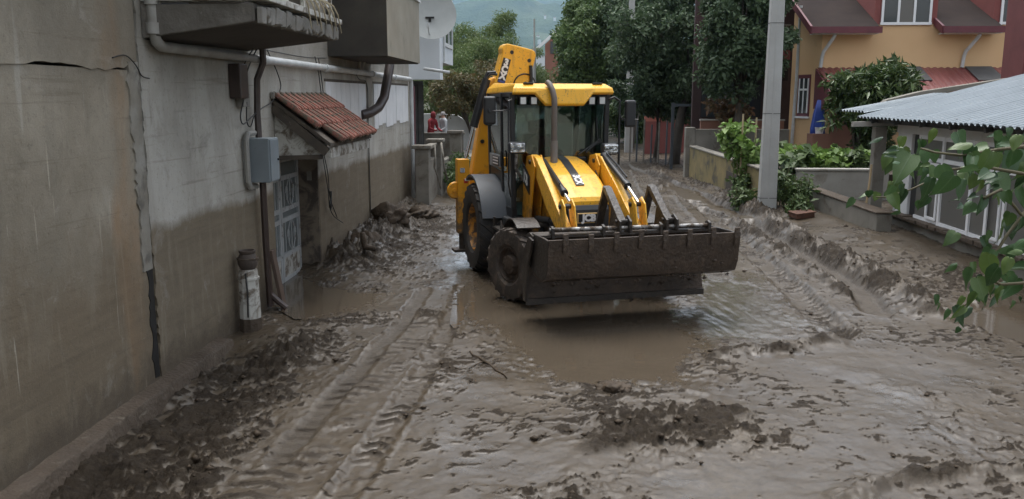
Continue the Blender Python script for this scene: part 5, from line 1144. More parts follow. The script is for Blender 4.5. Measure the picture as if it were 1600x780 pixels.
# ---- ochre house
OC = smat('ochre_render', (.66,.445,.245), (.60,.40,.215), .8, .9, .12, 25, dirt=(.50,.32,.175), dirtamt=.30, dscale=.9)
TC = smat('terracotta_render', (.27,.135,.095), (.22,.11,.08), 1.2, .9, .1, 20)
RDW = smat('faded_red_wall', (.235,.075,.066), (.185,.058,.052), 1.5, .85, .15, 20)
TRIM = smat('maroon_trim', (.135,.032,.042), (.10,.025,.033), 4, .55)
SHG = smat('brown_shingle', (.038,.029,.026), (.026,.020,.019), 1.5, .95, .35, 20, dirt=(.055,.042,.038), dirtamt=.3, dscale=1.5, spec=.12)
CURT = smat('net_curtain', (.34,.38,.37), (.22,.25,.25), 12, .9)
HO = thing('ochre_house', 'ochre house with maroon trim, dormers and awning on the right', 'house', (11,28,0))
wbox('wall', OC, HO, (8.22,20,28.0,28.3,-.2,4.92))
m = MB(); m.hexa([(7.68,29.35,-.2),(8.22,28.0,-.2),(8.5,28.1,-.2),(7.95,29.45,-.2)], [(7.68,29.35,5.40),(8.22,28.0,4.85),(8.5,28.1,4.88),(7.95,29.45,5.45)]); m.build('side_wall', OC, HO, world=True)
wbox('lower_wall', TC, HO, (8.6,9.6,27.985,27.999,-.2,2.2))
def wnd(x0, x1, z0, z1, y, k, label=None):
    wd = (x1-x0)/k
    bs = [(x0-.05,x1+.05,y-.07,y-.02,z0-.08,z0),(x0-.05,x1+.05,y-.05,y-.02,z1,z1+.06)]
    for i in range(k+1): bs.append((x0+i*wd-.035,x0+i*wd+.035,y-.06,y-.02,z0,z1))
    f = wbox('window', WHF, HO, *bs)
    for i in range(k): wbox('pane', WGL if i % 2 == 0 else DPANE, f, (x0+i*wd+.035,x0+(i+1)*wd-.035,y-.035,y-.025,z0,z1))
    m = MB()
    for i in range(18):
        a = x0+.06+(x1-x0-.12)*i/18; m.box(a,a+(x1-x0)*.028,y-.045,y-.036,z0+.02,z1-.02)
    return f
def dormer(x0, x1):
    wbox('dormer_wall', RDW, HO, (x0-.22,x1+.22,28.005,28.2,4.93,7.0))
    m = MB(); m.prism([(28.2,4.9),(28.2,7.0),(33,7.0),(33,6.9)], 'x', x0-.22, x0-.12); m.prism([(28.2,4.9),(28.2,7.0),(33,7.0),(33,6.9)], 'x', x1+.12, x1+.22); m.build('dormer_cheek', RDW, HO, world=True)
    wnd(x0, x1, 4.98, 6.35, 28.0, 3 if x1-x0 > 1.2 else 1)
dormer(9.98, 11.42); dormer(13.55, 14.6)
def roof_piece(x0, x1):
    y0, z0, sl_ = 27.35, 4.78, .44
    m = MB(); m.hexa([(x0,y0,z0-.10),(x1,y0,z0-.10),(x1,33,z0-.10+(33-y0)*sl_),(x0,33,z0-.10+(33-y0)*sl_)], [(x0,y0,z0),(x1,y0,z0),(x1,33,z0+(33-y0)*sl_),(x0,33,z0+(33-y0)*sl_)])
    rp = m.build('roof', SHG, HO, world=True)
    wbox('eave_board', TRIM, rp, (x0-.04,x1+.04,y0-.05,y0-.004,z0-.16,z0+.03))
    m = MB(); m.hexa([(x0-.07,y0,z0-.18),(x0-.005,y0,z0-.18),(x0-.005,33,z0-.18+(33-y0)*sl_),(x0-.07,33,z0-.18+(33-y0)*sl_)], [(x0-.07,y0,z0+.05),(x0-.005,y0,z0+.05),(x0-.005,33,z0+.05+(33-y0)*sl_),(x0-.07,33,z0+.05+(33-y0)*sl_)]); m.build('verge_board', TRIM, rp, world=True)
    wbox('soffit', WHF, rp, (x0+.1,x1,27.42,27.98,z0-.17,z0-.14))
roof_piece(7.72, 9.74); roof_piece(11.62, 13.36)
for x, xx in ((8.45,8.25),(12.75,12.55)):
    m = MB(); m.tube([(x,27.5,4.60),(x-.03,27.55,4.50),(xx,27.9,4.1),(xx-.03,27.93,3.95),(xx-.06,27.93,3.62)], .055, 8); m.build('downpipe', PVC, HO, world=True, smooth=40)
m = MB(); m.tube([(7.80,29.1,5.6),(7.78,29.05,3.2),(7.74,29.05,1.2)], .055, 8); m.build('downpipe', PVC, HO, world=True, smooth=40)
# narrow window in the side wall
d_ = Vector((.54,-1.35,0)).normalized(); nrm = Vector((-1.35,-.54,0)).normalized()
def sidebox(name, mat, s0, s1, z0, z1, o0, o1, parent):
    b_ = Vector((7.68,29.35,0)); m = MB(); a = b_+d_*s0; c_ = b_+d_*s1
    m.hexa([(a+nrm*o0)[:2]+(z0,) if False else (*(a+nrm*o0)[:2],z0),(*(a+nrm*o1)[:2],z0),(*(c_+nrm*o1)[:2],z0),(*(c_+nrm*o0)[:2],z0)], [(*(a+nrm*o0)[:2],z1),(*(a+nrm*o1)[:2],z1),(*(c_+nrm*o1)[:2],z1),(*(c_+nrm*o0)[:2],z1)]); return m.build(name, mat, parent, world=True)
sw = sidebox('window', TRIM, .42, 1.02, 2.10, 3.42, -.02, .03, HO); sidebox('pane', WGL, .50, .96, 2.2, 3.3, .025, .035, sw)
for s0 in (.48, .70, .92): sidebox('window_bar', WHF, s0, s0+.05, 2.2, 3.3, .03, .05, sw)
sidebox('window_bar', WHF, .48, .97, 2.92, 2.98, .032, .055, sw); sidebox('sill', WHF, .38, 1.06, 2.04, 2.10, -.01, .08, sw)
# awning
AW = thing('awning', 'red corrugated awning along the front of the ochre house', 'awning', (11,27,3))
CR = smat('red_corrugated', (.195,.060,.055), (.150,.045,.042), 2, .5, .05, 20)
def corr_y(x0, x1, y0, z0, y1, z1, per, amp):
    m = MB(); k = int((x1-x0)/per*6); vs = []; q = k+1
    for s_ in (0,1):
        for j in (0,1):
            for i in range(q):
                ph = ((x0+(x1-x0)*i/k)/per) % 1; a = amp*min(1,max(0,(.5-abs(ph-.5))*5-.5)); vs.append((x0+(x1-x0)*i/k, (y0,y1)[j], (z0,z1)[j]+a-s_*.012))
    fs = []
    for i in range(k): fs += [(i,q+i,q+i+1,i+1), (2*q+i,2*q+i+1,3*q+i+1,3*q+i), (i,i+1,2*q+i+1,2*q+i), (q+i+1,q+i,3*q+i,3*q+i+1)]
    m.add(vs, fs); return m
for k in range(6):
    corr_y(8.12+k*1.0, 9.118+k*1.0, 28.0, 3.60, 26.35, 2.88, .2, .03).build('awning_sheet', CR, AW, world=True)
m = MB(); m.prism([(28.0,3.59),(26.36,2.86),(26.36,2.35),(28.0,2.35)], 'x', 8.06, 8.115); m.build('end_panel', TRIM, AW, world=True)
FS = smat('dark_sheet', (.075,.075,.075), (.055,.055,.055), 3, .8)
for x0, x1 in ((9.75,11.25),(12.6,13.4)):
    m = MB(); m.hexa([(x0,27.0,3.205),(x1,27.0,3.205),(x1,27.98,3.632),(x0,27.98,3.632)], [(x0,27.0,3.225),(x1,27.0,3.225),(x1,27.98,3.652),(x0,27.98,3.652)]); m.build('covering_sheet', FS, AW, world=True)
wbox('support_post', TRIM, AW, (10.5,10.58,26.4,26.48,.2,2.85)); wbox('support_post', TRIM, AW, (13.4,13.48,26.4,26.48,.2,2.85))
# rolled blue tarpaulin hanging under the awning
m = MB(); 
for k in range(5): m.tube([(8.02+.03*k,27.3-.03*k,2.62),(7.93+.05*k,27.25,2.2),(7.86+.07*k,27.2,1.75),(7.84+.08*k,27.18,1.5)], [.05,.075,.085,.07], 7)
tag(m.build('blue_tarpaulin', smat('blue_tarp', (.018,.055,.30), (.012,.04,.22), 6, .5, .3, 20), smooth=True), 'bundled blue tarpaulin hanging at the corner of the ochre house', 'tarpaulin')
m = MB(); m.lathe([(0,0),(.11,0),(.14,.18),(.15,.19),(.13,.18),(.10,.02),(0,.02)], (8.0,27.0,1.62), 'z', 14); tag(m.build('white_bucket', WHF, smooth=40), 'white bucket under the blue tarpaulin', 'bucket')
m = MB(); m.box(7.75,8.3,26.8,27.4,.7,1.61); tag(m.build('masonry_ledge', TC), 'terracotta ledge carrying the white bucket', 'ledge')
# recessed wing with balconies, mostly behind pole and tree
WG = thing('house_wing', 'recessed terracotta wing with dark balconies behind the utility pole', 'house wing', (6.5,31,0))
wbox('parapet', TC, WG, (4.9,7.7,30.0,30.15,-.2,1.92)); wbox('parapet_cap', WALLW, WG, (4.88,7.72,29.97,30.18,1.92,1.97)); wbox('back_wall', smat('dark_recess', (.06,.035,.033), (.045,.028,.027), 3, .9), WG, (4.9,8.6,32.0,32.2,-.2,8)); wbox('slab', RDW, WG, (5.2,7.75,29.9,32.0,3.95,4.25)); wbox('valance', SHG, WG, (5.2,7.72,29.92,29.97,3.25,3.94))
wbox('side_pier', RDW, WG, (7.30,7.55,30.9,31.2,1.9,8.0)); wbox('balcony_glazing', WGL, WG, (5.2,7.3,31.8,31.99,2.0,3.9))
for k in range(14): wbox('baluster', WALLG, WG, (5.25+k*.18,5.27+k*.18,29.98,30.0,4.25,5.05))
wbox('handrail', WALLG, WG, (5.2,7.75,29.97,30.01,5.05,5.09)); m = MB(); m.lathe([(0,0),(.12,0),(.16,.25),(.14,.25),(.1,.05),(0,.05)], (7.3,30.3,4.25), 'z', 12); tag(m.build('flower_pot', WHF), 'white pot standing on the upper balcony', 'pot')
# red wall, column, small door, blue-grey gate posts along the lane
RWL = thing('red_yard_wall', 'red and pink yard wall with a dark door beyond the gate', 'wall', (6.4,42,0))
wbox('panel', RDW, RWL, (4.2,6.55,42.0,42.2,-.2,1.55)); wbox('upper_panel', smat('salmon_render', (.42,.15,.11), (.37,.13,.10), 2, .9), RWL, (4.2,6.55,42.01,42.19,1.55,2.1)); wbox('column', smat('pink_render', (.46,.28,.22), (.40,.24,.19), 2, .9), RWL, (6.55,6.85,41.9,42.2,-.2,2.3)); wbox('door_wall', smat('pink_render_dark', (.36,.20,.16), (.30,.17,.13), 2, .9), RWL, (6.85,9.5,42.05,42.25,-.2,2.25)); wbox('roof_edge', WHF, RWL, (4.4,6.6,41.7,42.0,2.15,2.3))
dd = wbox('door', BLK, RWL, (7.0,7.75,42.0,42.049,.2,1.8)); 
for k in range(4): wbox('door_bar', WALLG, dd, (7.0+k*.24,7.03+k*.24,41.98,42.0,.2,1.8))
GT = thing('iron_gate', 'blue grey iron gate frame standing under the dark tree', 'gate', (4.8,33,0)); GM = smat('gate_blue_grey', (.055,.068,.080), (.042,.052,.06), 4, .5)
wbox('gate_post', GM, GT, (4.30,4.40,33,33.1,-.2,2.5)); wbox('gate_post', GM, GT, (5.85,5.95,33,33.1,-.2,2.5)); wbox('gate_beam', GM, GT, (4.40,5.85,33.01,33.09,2.36,2.46))
for k in range(6):
    x, y = 3.15+k*.24, 37.5-k*.55; m = MB(); m.tube([(x,y,-.1),(x+.02,y,1.6+.1*(k%3))], .035, 6)
    tag(m.build('fence_stake', GM if k%2 else GREYC), ['thin stake closest to the far concrete pole','second thin stake along the lane fence','third thin stake along the lane fence','fourth thin stake along the lane fence','fifth thin stake, next to the dark trunk','last thin stake, just left of the iron gate'][k], 'stake', 'stakes along the lane')
# far concrete pole, thin pole
P2 = up_pole(3.55,43,.42,.24,9.0,'pale concrete utility pole further down the lane beside the right mirror')
m = MB(); m.tube([(2.9,43,7.6),(4.2,43,7.6)], .05, 6); m.build('cross_arm', DKW, P2, world=True)
P3 = thing('thin_pole', 'thin pale metal pole rising behind the loader boom', 'pole', (-1.28,50,0)); m = MB(); m.tube([(-1.28,50,-.3),(-1.29,50,5.4)], .10, 8); m.tube([(-1.29,50,5.4),(-1.30,50,7.0)], .05, 8); m.build('shaft', CONP, P3, world=True)
BH = thing('brick_house', 'half built brick house with white gable far down the lane', 'house', (-.8,96,0)); BRW = smat('far_brick', (.30,.14,.10), (.24,.11,.08), 2, .9)
m = MB(); m.prism([(-1.3,-.5),(-1.3,8.2),(-.2,9.2),(2.5,9.6),(2.5,-.5)], 'y', 95, 100); m.build('wall', BRW, BH, world=True); wbox('side_wall', WHH, BH, (-2.3,-1.31,94.6,100,-.5,7.0)); m = MB(); m.beam((-2.6,94.4,7.35),(.2,94.4,9.75),.4,.28); m.build('roof_edge', WHF, BH, world=True)
wbox('window', WGL, BH, (-.75,.1,94.9,94.99,7.2,8.5)); wbox('balcony_post', WHF, BH, (.15,.45,94.7,94.95,5.5,9.5))
# ================================================================ FOLIAGE
def leaf_mat(name, cols, trans=.25, rough=.5):
    n = NT(name); rn = n.attr('rnd'); k = len(cols)-1
    col = n.ramp(rn, [(i/k, c) for i, c in enumerate(cols)])
    n.set(**{'Base Color': col, 'Roughness': rough, 'Specular IOR Level': .35})
    tl_ = n.new('ShaderNodeBsdfTranslucent'); n.l(col, tl_.inputs['Color']); ms = n.new('ShaderNodeMixShader'); ms.inputs[0].default_value = trans
    n.l(n.b.outputs[0], ms.inputs[1]); n.l(tl_.outputs[0], ms.inputs[2]); n.l(ms.outputs[0], n.n['Material Output'].inputs['Surface']); return n.m
LF_DARK = leaf_mat('dark_walnut_leaf', [(.032,.058,.030),(.056,.092,.044),(.100,.148,.076),(.050,.082,.036)])
LF_MID = leaf_mat('mid_green_leaf', [(.055,.094,.030),(.080,.132,.042),(.115,.170,.058),(.066,.10,.036)])
LF_FINE = leaf_mat('fine_olive_leaf', [(.070,.112,.034),(.105,.158,.048),(.140,.190,.062),(.095,.112,.045)])
LF_BRIGHT = leaf_mat('bright_garden_leaf', [(.085,.16,.028),(.135,.235,.048),(.20,.30,.085),(.10,.15,.04)], .3)
LF_WEED = leaf_mat('weed_leaf', [(.045,.078,.026),(.070,.110,.036),(.10,.145,.05)])
LF_BUSH = leaf_mat('glossy_bush_leaf', [(.024,.050,.016),(.045,.080,.024),(.10,.145,.045),(.035,.06,.02)], .15, .35)
LF_BRN = leaf_mat('browning_leaf', [(.095,.082,.034),(.13,.10,.04),(.07,.082,.03),(.15,.085,.04)])
LF_RUST = leaf_mat('rusty_leaf', [(.17,.075,.04),(.11,.085,.04),(.20,.11,.06)])
BARK = smat('bark', (.075,.062,.048), (.045,.038,.03), 6, .9, .6, 20)
STALK = smat('green_stalk', (.10,.13,.045), (.13,.12,.06), 6, .7); CANE = smat('bamboo_cane', (.42,.34,.21), (.35,.27,.16), 6, .7)
def leaf_cloud(name, cen, rad, per, size, mat, parent=None, up=.35, asp=.5, jitter=.35, seed=0, hang=0.0, squash=.8):
    g_ = np.random.default_rng(seed+100); cen = np.asarray(cen, float); rad = np.broadcast_to(np.asarray(rad, float), (len(cen),)); N = len(cen)*per
    c = np.repeat(cen, per, 0); r_ = np.repeat(rad, per)
    d = g_.normal(size=(N,3)); d /= np.linalg.norm(d,axis=1,keepdims=True)+1e-9
    p = c + d*(r_*g_.random(N)**.45)[:,None]*np.array([1,1,squash])
    nm = d*.7 + g_.normal(size=(N,3))*.7; nm[:,2] += up; nm /= np.linalg.norm(nm,axis=1,keepdims=True)
    ax = d*.8 + g_.normal(size=(N,3))*.6; ax[:,2] -= hang; ax -= nm*(ax*nm).sum(1,keepdims=True); ax /= np.linalg.norm(ax,axis=1,keepdims=True)+1e-9
    sd_ = np.cross(nm, ax); L_ = size*(1+jitter*g_.normal(size=N)).clip(.4,1.8); W_ = L_*asp*.5
    fold = nm*(W_*.35)[:,None]
    v = np.stack([p, p+ax*(L_*.45)[:,None]+sd_*W_[:,None]+fold, p+ax*L_[:,None]-nm*(L_*.12)[:,None], p+ax*(L_*.45)[:,None]-sd_*W_[:,None]+fold], 1).reshape(-1,3)
    f = np.arange(N*4).reshape(-1,4)
    f = np.concatenate([f[:,[0,1,2]], f[:,[0,2,3]]]); rv = g_.random(N)*.75 + np.repeat(g_.random(len(cen)), per)*.25; 
    ob = fast_mesh(name, v, f, mat, {'rnd': ('FACE', np.concatenate([rv, rv]))}, smooth=False)
    if parent is not None:
        o = Vector((0,0,0)); q = parent
        while q is not None: o += Vector(q.location); q = q.parent
        ob.data.transform(Matrix.Translation(-o)); ob.parent = parent
    return ob
def clumps(c, r3, k, seed, shell=.55):
    g_ = np.random.default_rng(seed); d = g_.normal(size=(k,3)); d /= np.linalg.norm(d,axis=1,keepdims=True)
    rr_ = shell + (1-shell)*g_.random(k); rr_ *= 1 + .18*np.sin(d[:,0]*5+seed) + .12*np.sin(d[:,2]*7+seed*2); return np.array(c) + d*rr_[:,None]*np.array(r3)
def tree(name, label, base, c, r3, k, per, size, cr, mat, seed, trunk_r=.14, group=None, asp=.5, hang=0.0, limbs=12):
    T = thing(name, label, 'tree', base, 0, group); cl = clumps(c, r3, k, seed)
    g_ = random.Random(seed); m = MB(); b_ = Vector(base); top = Vector(c) - Vector((0,0,r3[2]*.35)); mid = b_.lerp(top,.5)+Vector((g_.uniform(-.15,.15),g_.uniform(-.15,.15),0))
    m.tube([b_-Vector((0,0,.3)), b_.lerp(mid,.5), mid, top], [trunk_r*1.25, trunk_r, trunk_r*.85, trunk_r*.6], 8)
    for i in range(limbs):
        e = Vector(cl[g_.randrange(len(cl))]); s_ = mid.lerp(top, g_.random()); m.tube([s_, s_.lerp(e,.5)+Vector((0,0,.12*(e-s_).length)), e], [trunk_r*.42, trunk_r*.24, trunk_r*.06], 5)
    m.build('trunk', BARK, T, world=True, smooth=True)
    g2 = np.random.default_rng(seed); leaf_cloud('crown', cl, cr*(.7+.6*g2.random(len(cl))), per, size, mat, T, asp=asp, seed=seed, hang=hang); return T
GR = 'trees behind the loader'
tree('walnut_tree', 'large dark tree crown filling the middle behind the lane gate', (4.75,35.5,0), (5.6,36,5.2), (3.1,2.6,3.0), 120, 420, .17, .60, LF_DARK, 1, .20, GR, .55, .2, 20)
tree('walnut_tree', 'dark tree overhanging the lane left of the concrete pole', (3.9,47,0), (4.6,48,5.6), (2.7,2.4,3.6), 85, 380, .19, .62, LF_DARK, 2, .18, GR, .55, .2, 16)
tree('poplar_tree', 'lighter green tree just right of the loader cab roof', (1.3,48,0), (1.75,49,4.9), (1.9,2.2,3.1), 75, 400, .17, .58, LF_MID, 3, .16, GR, .55, .1, 14)
tree('poplar_tree', 'tall lighter tree tops rising between the dark crowns', (2.2,56,0), (2.4,57,7.2), (2.6,2.4,3.6), 70, 260, .26, .75, LF_MID, 4, .2, GR, .55, .1, 14)
tree('walnut_tree', 'dark tree close in front of the ochre house wing', (5.75,28.4,.6), (5.85,28.2,5.0), (1.35,1.2,2.5), 70, 380, .14, .44, LF_DARK, 5, .14, GR, .55, .2, 14)
tree('small_tree', 'small dark tree low over the lane fence stakes', (4.2,37.5,0), (4.3,37.5,2.75), (1.5,1.2,.95), 34, 260, .18, .42, LF_DARK, 6, .08, GR, .5, .2, 10)
tree('rusty_shrub', 'shrub with rusty dry leaves in front of the balcony wing', (5.75,29.0,0.7), (5.9,28.9,2.35), (.75,.5,.55), 16, 90, .14, .24, LF_RUST, 7, .04, None, .5, .3, 8)
GL = 'trees beyond the left fence'
tree('willow_tree', 'broad fine leaved green tree behind the loader boom', (-4.2,57,0), (-4.6,58,4.0), (2.6,2.4,3.0), 90, 420, .15, .62, LF_FINE, 11, .16, GL, .32, .2, 14)
tree('willow_tree', 'green tree directly left of the raised dipper', (-6.6,60,0), (-7.0,61,4.4), (2.4,2.4,3.2), 80, 420, .15, .62, LF_FINE, 12, .16, GL, .32, .2, 14)
tree('willow_tree', 'green tree showing between dipper and thin pole', (-1.6,62,0), (-2.6,63,3.6), (2.4,2.2,2.7), 70, 380, .16, .6, LF_FINE, 13, .14, GL, .32, .2, 12)
tree('willow_tree', 'lower green tree filling the gap beside the white house', (-6.0,48,0), (-6.0,49,3.0), (1.9,2,2.3), 70, 380, .14, .55, LF_FINE, 18, .12, GL, .32, .2, 12)
tree('willow_tree', 'green tree just above the loader boom pins', (-5.2,70,0), (-5.4,71,5.0), (3.2,2.4,3.2), 90, 360, .18, .75, LF_FINE, 19, .16, GL, .32, .2, 12)
tree('slim_tree', 'slim sparse tree standing taller against the hills', (-3.6,66,0), (-3.9,66,7.0), (.95,1.0,2.2), 26, 220, .16, .45, LF_FINE, 14, .08, GL, .3, .0, 12)
tree('fruit_tree', 'browning fruit tree hanging over the two people', (-3.6,39,0), (-4.2,37.0,2.95), (1.2,1.3,.85), 36, 260, .13, .36, LF_BRN, 15, .09, GL, .5, .4, 12)
tree('fruit_tree', 'olive brown tree in front of the pale yard wall', (-2.9,44,0), (-3.1,44,3.2), (1.5,1.4,1.2), 44, 260, .14, .42, LF_BRN, 16, .09, GL, .45, .3, 12)
tree('lane_tree', 'low green tree behind the cab at the end of the lane', (2.6,66,0), (2.6,66,3.2), (2.2,2,2.6), 60, 320, .17, .6, LF_MID, 17, .12, GL, .5, .1, 10)
GB = 'trees behind the viewer'
for i, (x, y, h) in enumerate(((2.0,-17,4.8),(12.5,-2.5,4.2),(16.5,-7,4.8),(21,-10.5,5.0),(26,-16,5.6))):
    tree('street_tree', ['street tree in the lane behind the viewer','first street tree of the row beyond the shed','second street tree of the row beyond the shed','third street tree of the row beyond the shed','last street tree of the row beyond the shed'][i], (x,y,0), (x,y,h), (2.2,2.0,2.6), 40, 150, .34, .75, LF_DARK, 60+i, .16, GB, .55, .2, 10)
SB = np.random.default_rng(5)
for i, (x, y, r_, wd_) in enumerate(((5.4,60,2.4,'dark hedge closing the lane end behind the stakes'),(8.6,57,2.6,'dark hedge behind the red yard wall'),(3.2,72,2.2,'farthest low hedge at the end of the lane'),(4.4,52,1.6,'low hedge just behind the pale far utility pole'))):
    tree('hedge', wd_, (x,y,0), (x,y,1.5), (r_,1.4,1.7), 46, 240, .18, .55, LF_DARK if i < 2 else LF_MID, 80+i, .08, None, .5, .1, 8)
SC1 = thing('hedge_shrub', 'leafy shrub behind the concrete fence pillars', 'shrub', (-2.75,24.6,0)); leaf_cloud('foliage', clumps((-2.8,25.0,.55), (.35,1.4,.6), 22, 21), .22, 110, .10, LF_WEED, SC1, seed=21)
m = MB()
for k in range(6): m.tube([(-2.8,24.2+k*.3,-.1),(-2.8+random.uniform(-.15,.15),24.2+k*.3,.8)], .012, 5)
m.build('stems', BARK, SC1, world=True)
# rounded evergreen bush before the ochre house
B = thing('evergreen_bush', 'rounded glossy evergreen bush in front of the red awning', 'bush', (9.0,25.3,.7))
cl = clumps((9.0,25.3,2.75), (1.10,1.0,1.02), 130, 31, .55); leaf_cloud('crown', cl, .22, 56, .21, LF_BUSH, B, up=.5, asp=.30, seed=31)
cl = clumps((9.0,25.2,1.75), (.65,.7,.75), 36, 32, .5); leaf_cloud('lower_leaves', cl, .20, 46, .20, LF_BUSH, B, up=.4, asp=.3, seed=32)
m = MB()
for k in range(7): m.tube([(8.7,25.3,.5),(8.7+random.uniform(-.3,.3),25.3+random.uniform(-.3,.3),1.6),(8.7+random.uniform(-.8,.8),25.3+random.uniform(-.7,.7),2.9)], [.06,.045,.015], 6)
m.build('stems', BARK, B, world=True)
# vegetable bed: broad pale leaves, one plant after another
vg = [(6.15,22.7),(6.6,23.1),(7.1,22.6),(7.6,22.8),(6.3,23.9),(6.9,24.0),(7.5,23.8),(8.0,23.2),(5.9,24.9),(6.5,25.2),(7.2,25.0),(7.7,24.7),(5.7,23.4)]
words = ['at the left front corner of the bed','in the front row by the pale wall','in the middle of the front row','at the right end of the front row','in the second row behind the pole','in the second row, centre','in the second row towards the shed','against the shed side of the bed','in the back row behind the pole','in the back row, left of centre','in the back row, centre','in the back row near the bush','beside the concrete pole']
for i, (x, y) in enumerate(vg):
    P = thing('squash_plant', 'broad leaved green garden plant ' + words[i], 'plant', (x,y,.75), 0, 'vegetable bed plants')
    cl = clumps((x,y,1.08), (.36,.36,.26), 9, 300+i, .3); leaf_cloud('leaves', cl, .17, 22, .19, LF_BRIGHT if i % 3 else LF_WEED, P, up=1.0, asp=.8, seed=300+i, squash=.6)
    m = MB()
    for k in range(6):
        e = cl[k]; m.tube([(x,y,.72),((x+e[0])/2,(y+e[1])/2,.95),tuple(e)], .010, 5)
    m.build('stalks', STALK, P, world=True)
# climbing plant on canes
CP = thing('climbing_plant', 'bright leafy climber tied to two tall canes by the mossy wall', 'plant', (4.75,22.6,.0))
for x, y, h in ((4.72,22.5,2.3),(5.15,22.9,2.2)):
    m = MB(); m.tube([(x,y,0),(x+.02,y,h)], .022, 6); m.build('cane', CANE, CP, world=True)
leaf_cloud('leaves', np.concatenate([clumps((4.55,22.7,1.75),(.36,.3,.55),20,41,.3), clumps((4.95,22.5,1.2),(.4,.3,.6),18,42,.3)]), .15, 26, .14, LF_BRIGHT, CP, asp=.75, seed=41, hang=.5)
leaf_cloud('lower_leaves', clumps((4.85,22.2,.55),(.35,.3,.5),16,43,.3), .15, 24, .13, LF_WEED, CP, asp=.7, seed=43, hang=.5)
m = MB()
for k in range(6): m.tube([(4.6+.1*k,22.4,0),(4.55+.1*k,22.5,.9),(4.5+.12*k,22.6,1.7)], .014, 5)
m.build('vines', STALK, CP, world=True)
for i, (x, y, h, words_) in enumerate(((5.35,20.6,1.15,'weeds pressed against the right side of the concrete pole'),(5.62,20.2,.9,'weeds trailing over the end of the low wall'),(5.45,19.6,.5,'low weeds above the rusty tray'),(5.85,20.9,.8,'tall weeds between pole and pale garden wall'),(4.5,21.2,.55,'weeds left of the concrete pole foot'))):
    P = thing('weed_clump', words_, 'weeds', (x,y,0)); leaf_cloud('leaves', clumps((x,y,h*.55),(.33,.28,h*.5),20,400+i,.25), .15, 26, .12, LF_WEED, P, asp=.5, seed=400+i, hang=.2)
    m = MB()
    for k in range(9): m.tube([(x+random.uniform(-.12,.12),y+random.uniform(-.1,.1),-.05),(x+random.uniform(-.3,.3),y+random.uniform(-.25,.25),h)], [.012,.005], 5)
    m.build('stems', STALK, P, world=True)

# ---- leafy branch close on the right
LFN = NT('branch_leaf'); co_ = LFN.coord(); oi = LFN.new('ShaderNodeObjectInfo')
sp_ = LFN.sep(co_); vein = LFN.math('ABSOLUTE', LFN.math('SINE', LFN.math('ADD', LFN.math('MULTIPLY', sp_[0], 26.0), LFN.math('MULTIPLY', LFN.math('ABSOLUTE', sp_[1]), -24.0))))
mid_ = LFN.ramp(LFN.math('ABSOLUTE', sp_[1]), [(.012,1.0),(.03,0.0)])
vv_ = LFN.math('MAXIMUM', LFN.ramp(vein, [(.0,.55),(.16,0.0)]), mid_)
cA_ = LFN.ramp(oi.outputs['Random'], [(0,(.020,.052,.017)),(.3,(.042,.095,.030)),(.55,(.090,.165,.066)),(.8,(.115,.170,.036)),(1,(.045,.100,.032))])
cB_ = LFN.mix(LFN.math('MULTIPLY', vv_, .35), LFN.mix(LFN.math('MULTIPLY', LFN.noise(co_, 5), .4), cA_, (.02,.045,.016)), (.10,.15,.075))
LFN.set(**{'Base Color': cB_, 'Roughness': .38, 'Specular IOR Level': .5}); tl_ = LFN.new('ShaderNodeBsdfTranslucent'); LFN.l(cB_, tl_.inputs['Color']); ms_ = LFN.new('ShaderNodeMixShader'); ms_.inputs[0].default_value = .22
LFN.bump(vv_, .25, .01); LFN.l(LFN.b.outputs[0], ms_.inputs[1]); LFN.l(tl_.outputs[0], ms_.inputs[2]); LFN.l(ms_.outputs[0], LFN.n['Material Output'].inputs['Surface']); BLEAF = LFN.m
BR = thing('leafy_branch', 'leafy green branch reaching in close from the right edge', 'branch', (1.75,3.0,2.0))
STEMC = smat('branch_stem', (.11,.10,.055), (.085,.07,.04), 8, .7)
stems = {'A': [(2.6,3.1,2.35),(1.712,3.061,2.599),(1.595,3.051,2.579),(1.506,3.045,2.57),(1.379,3.035,2.55),(1.291,3.032,2.56),(1.242,3.032,2.574)], 'B': [(2.6,3.1,2.30),(1.713,3.047,2.521),(1.595,3.035,2.488),(1.458,3.032,2.512),(1.341,3.024,2.502),(1.263,3.013,2.459),(1.204,3.005,2.433),(1.126,2.997,2.41),(1.092,2.995,2.41)],
 'C': [(2.6,3.1,2.28),(1.713,3.042,2.492),(1.606,3.014,2.367),(1.538,2.995,2.28),(1.49,2.979,2.203),(1.471,2.964,2.126),(1.423,2.951,2.068),(1.379,2.942,2.029)], 'D': [(1.66,3.03,2.43),(1.597,3.008,2.338),(1.517,3.021,2.435),(1.459,3.013,2.406)], 'E': [(2.6,3.1,2.0),(1.716,2.983,2.164),(1.599,2.97,2.121),(1.52,2.965,2.116),(1.461,2.967,2.145)]}
for k_, s_ in stems.items(): m = MB(); m.tube(s_, [max(.0025,.008-.0008*i) for i in range(len(s_))], 6); m.build('stem', STEMC, BR, world=True, smooth=True)
m = MB(); m.tube([(2.75,3.15,-.2),(2.7,3.1,1.0),(2.6,3.1,2.3),(2.55,3.1,3.2)], [.05,.04,.03,.015], 8); m.build('trunk', BARK, BR, world=True, smooth=True)
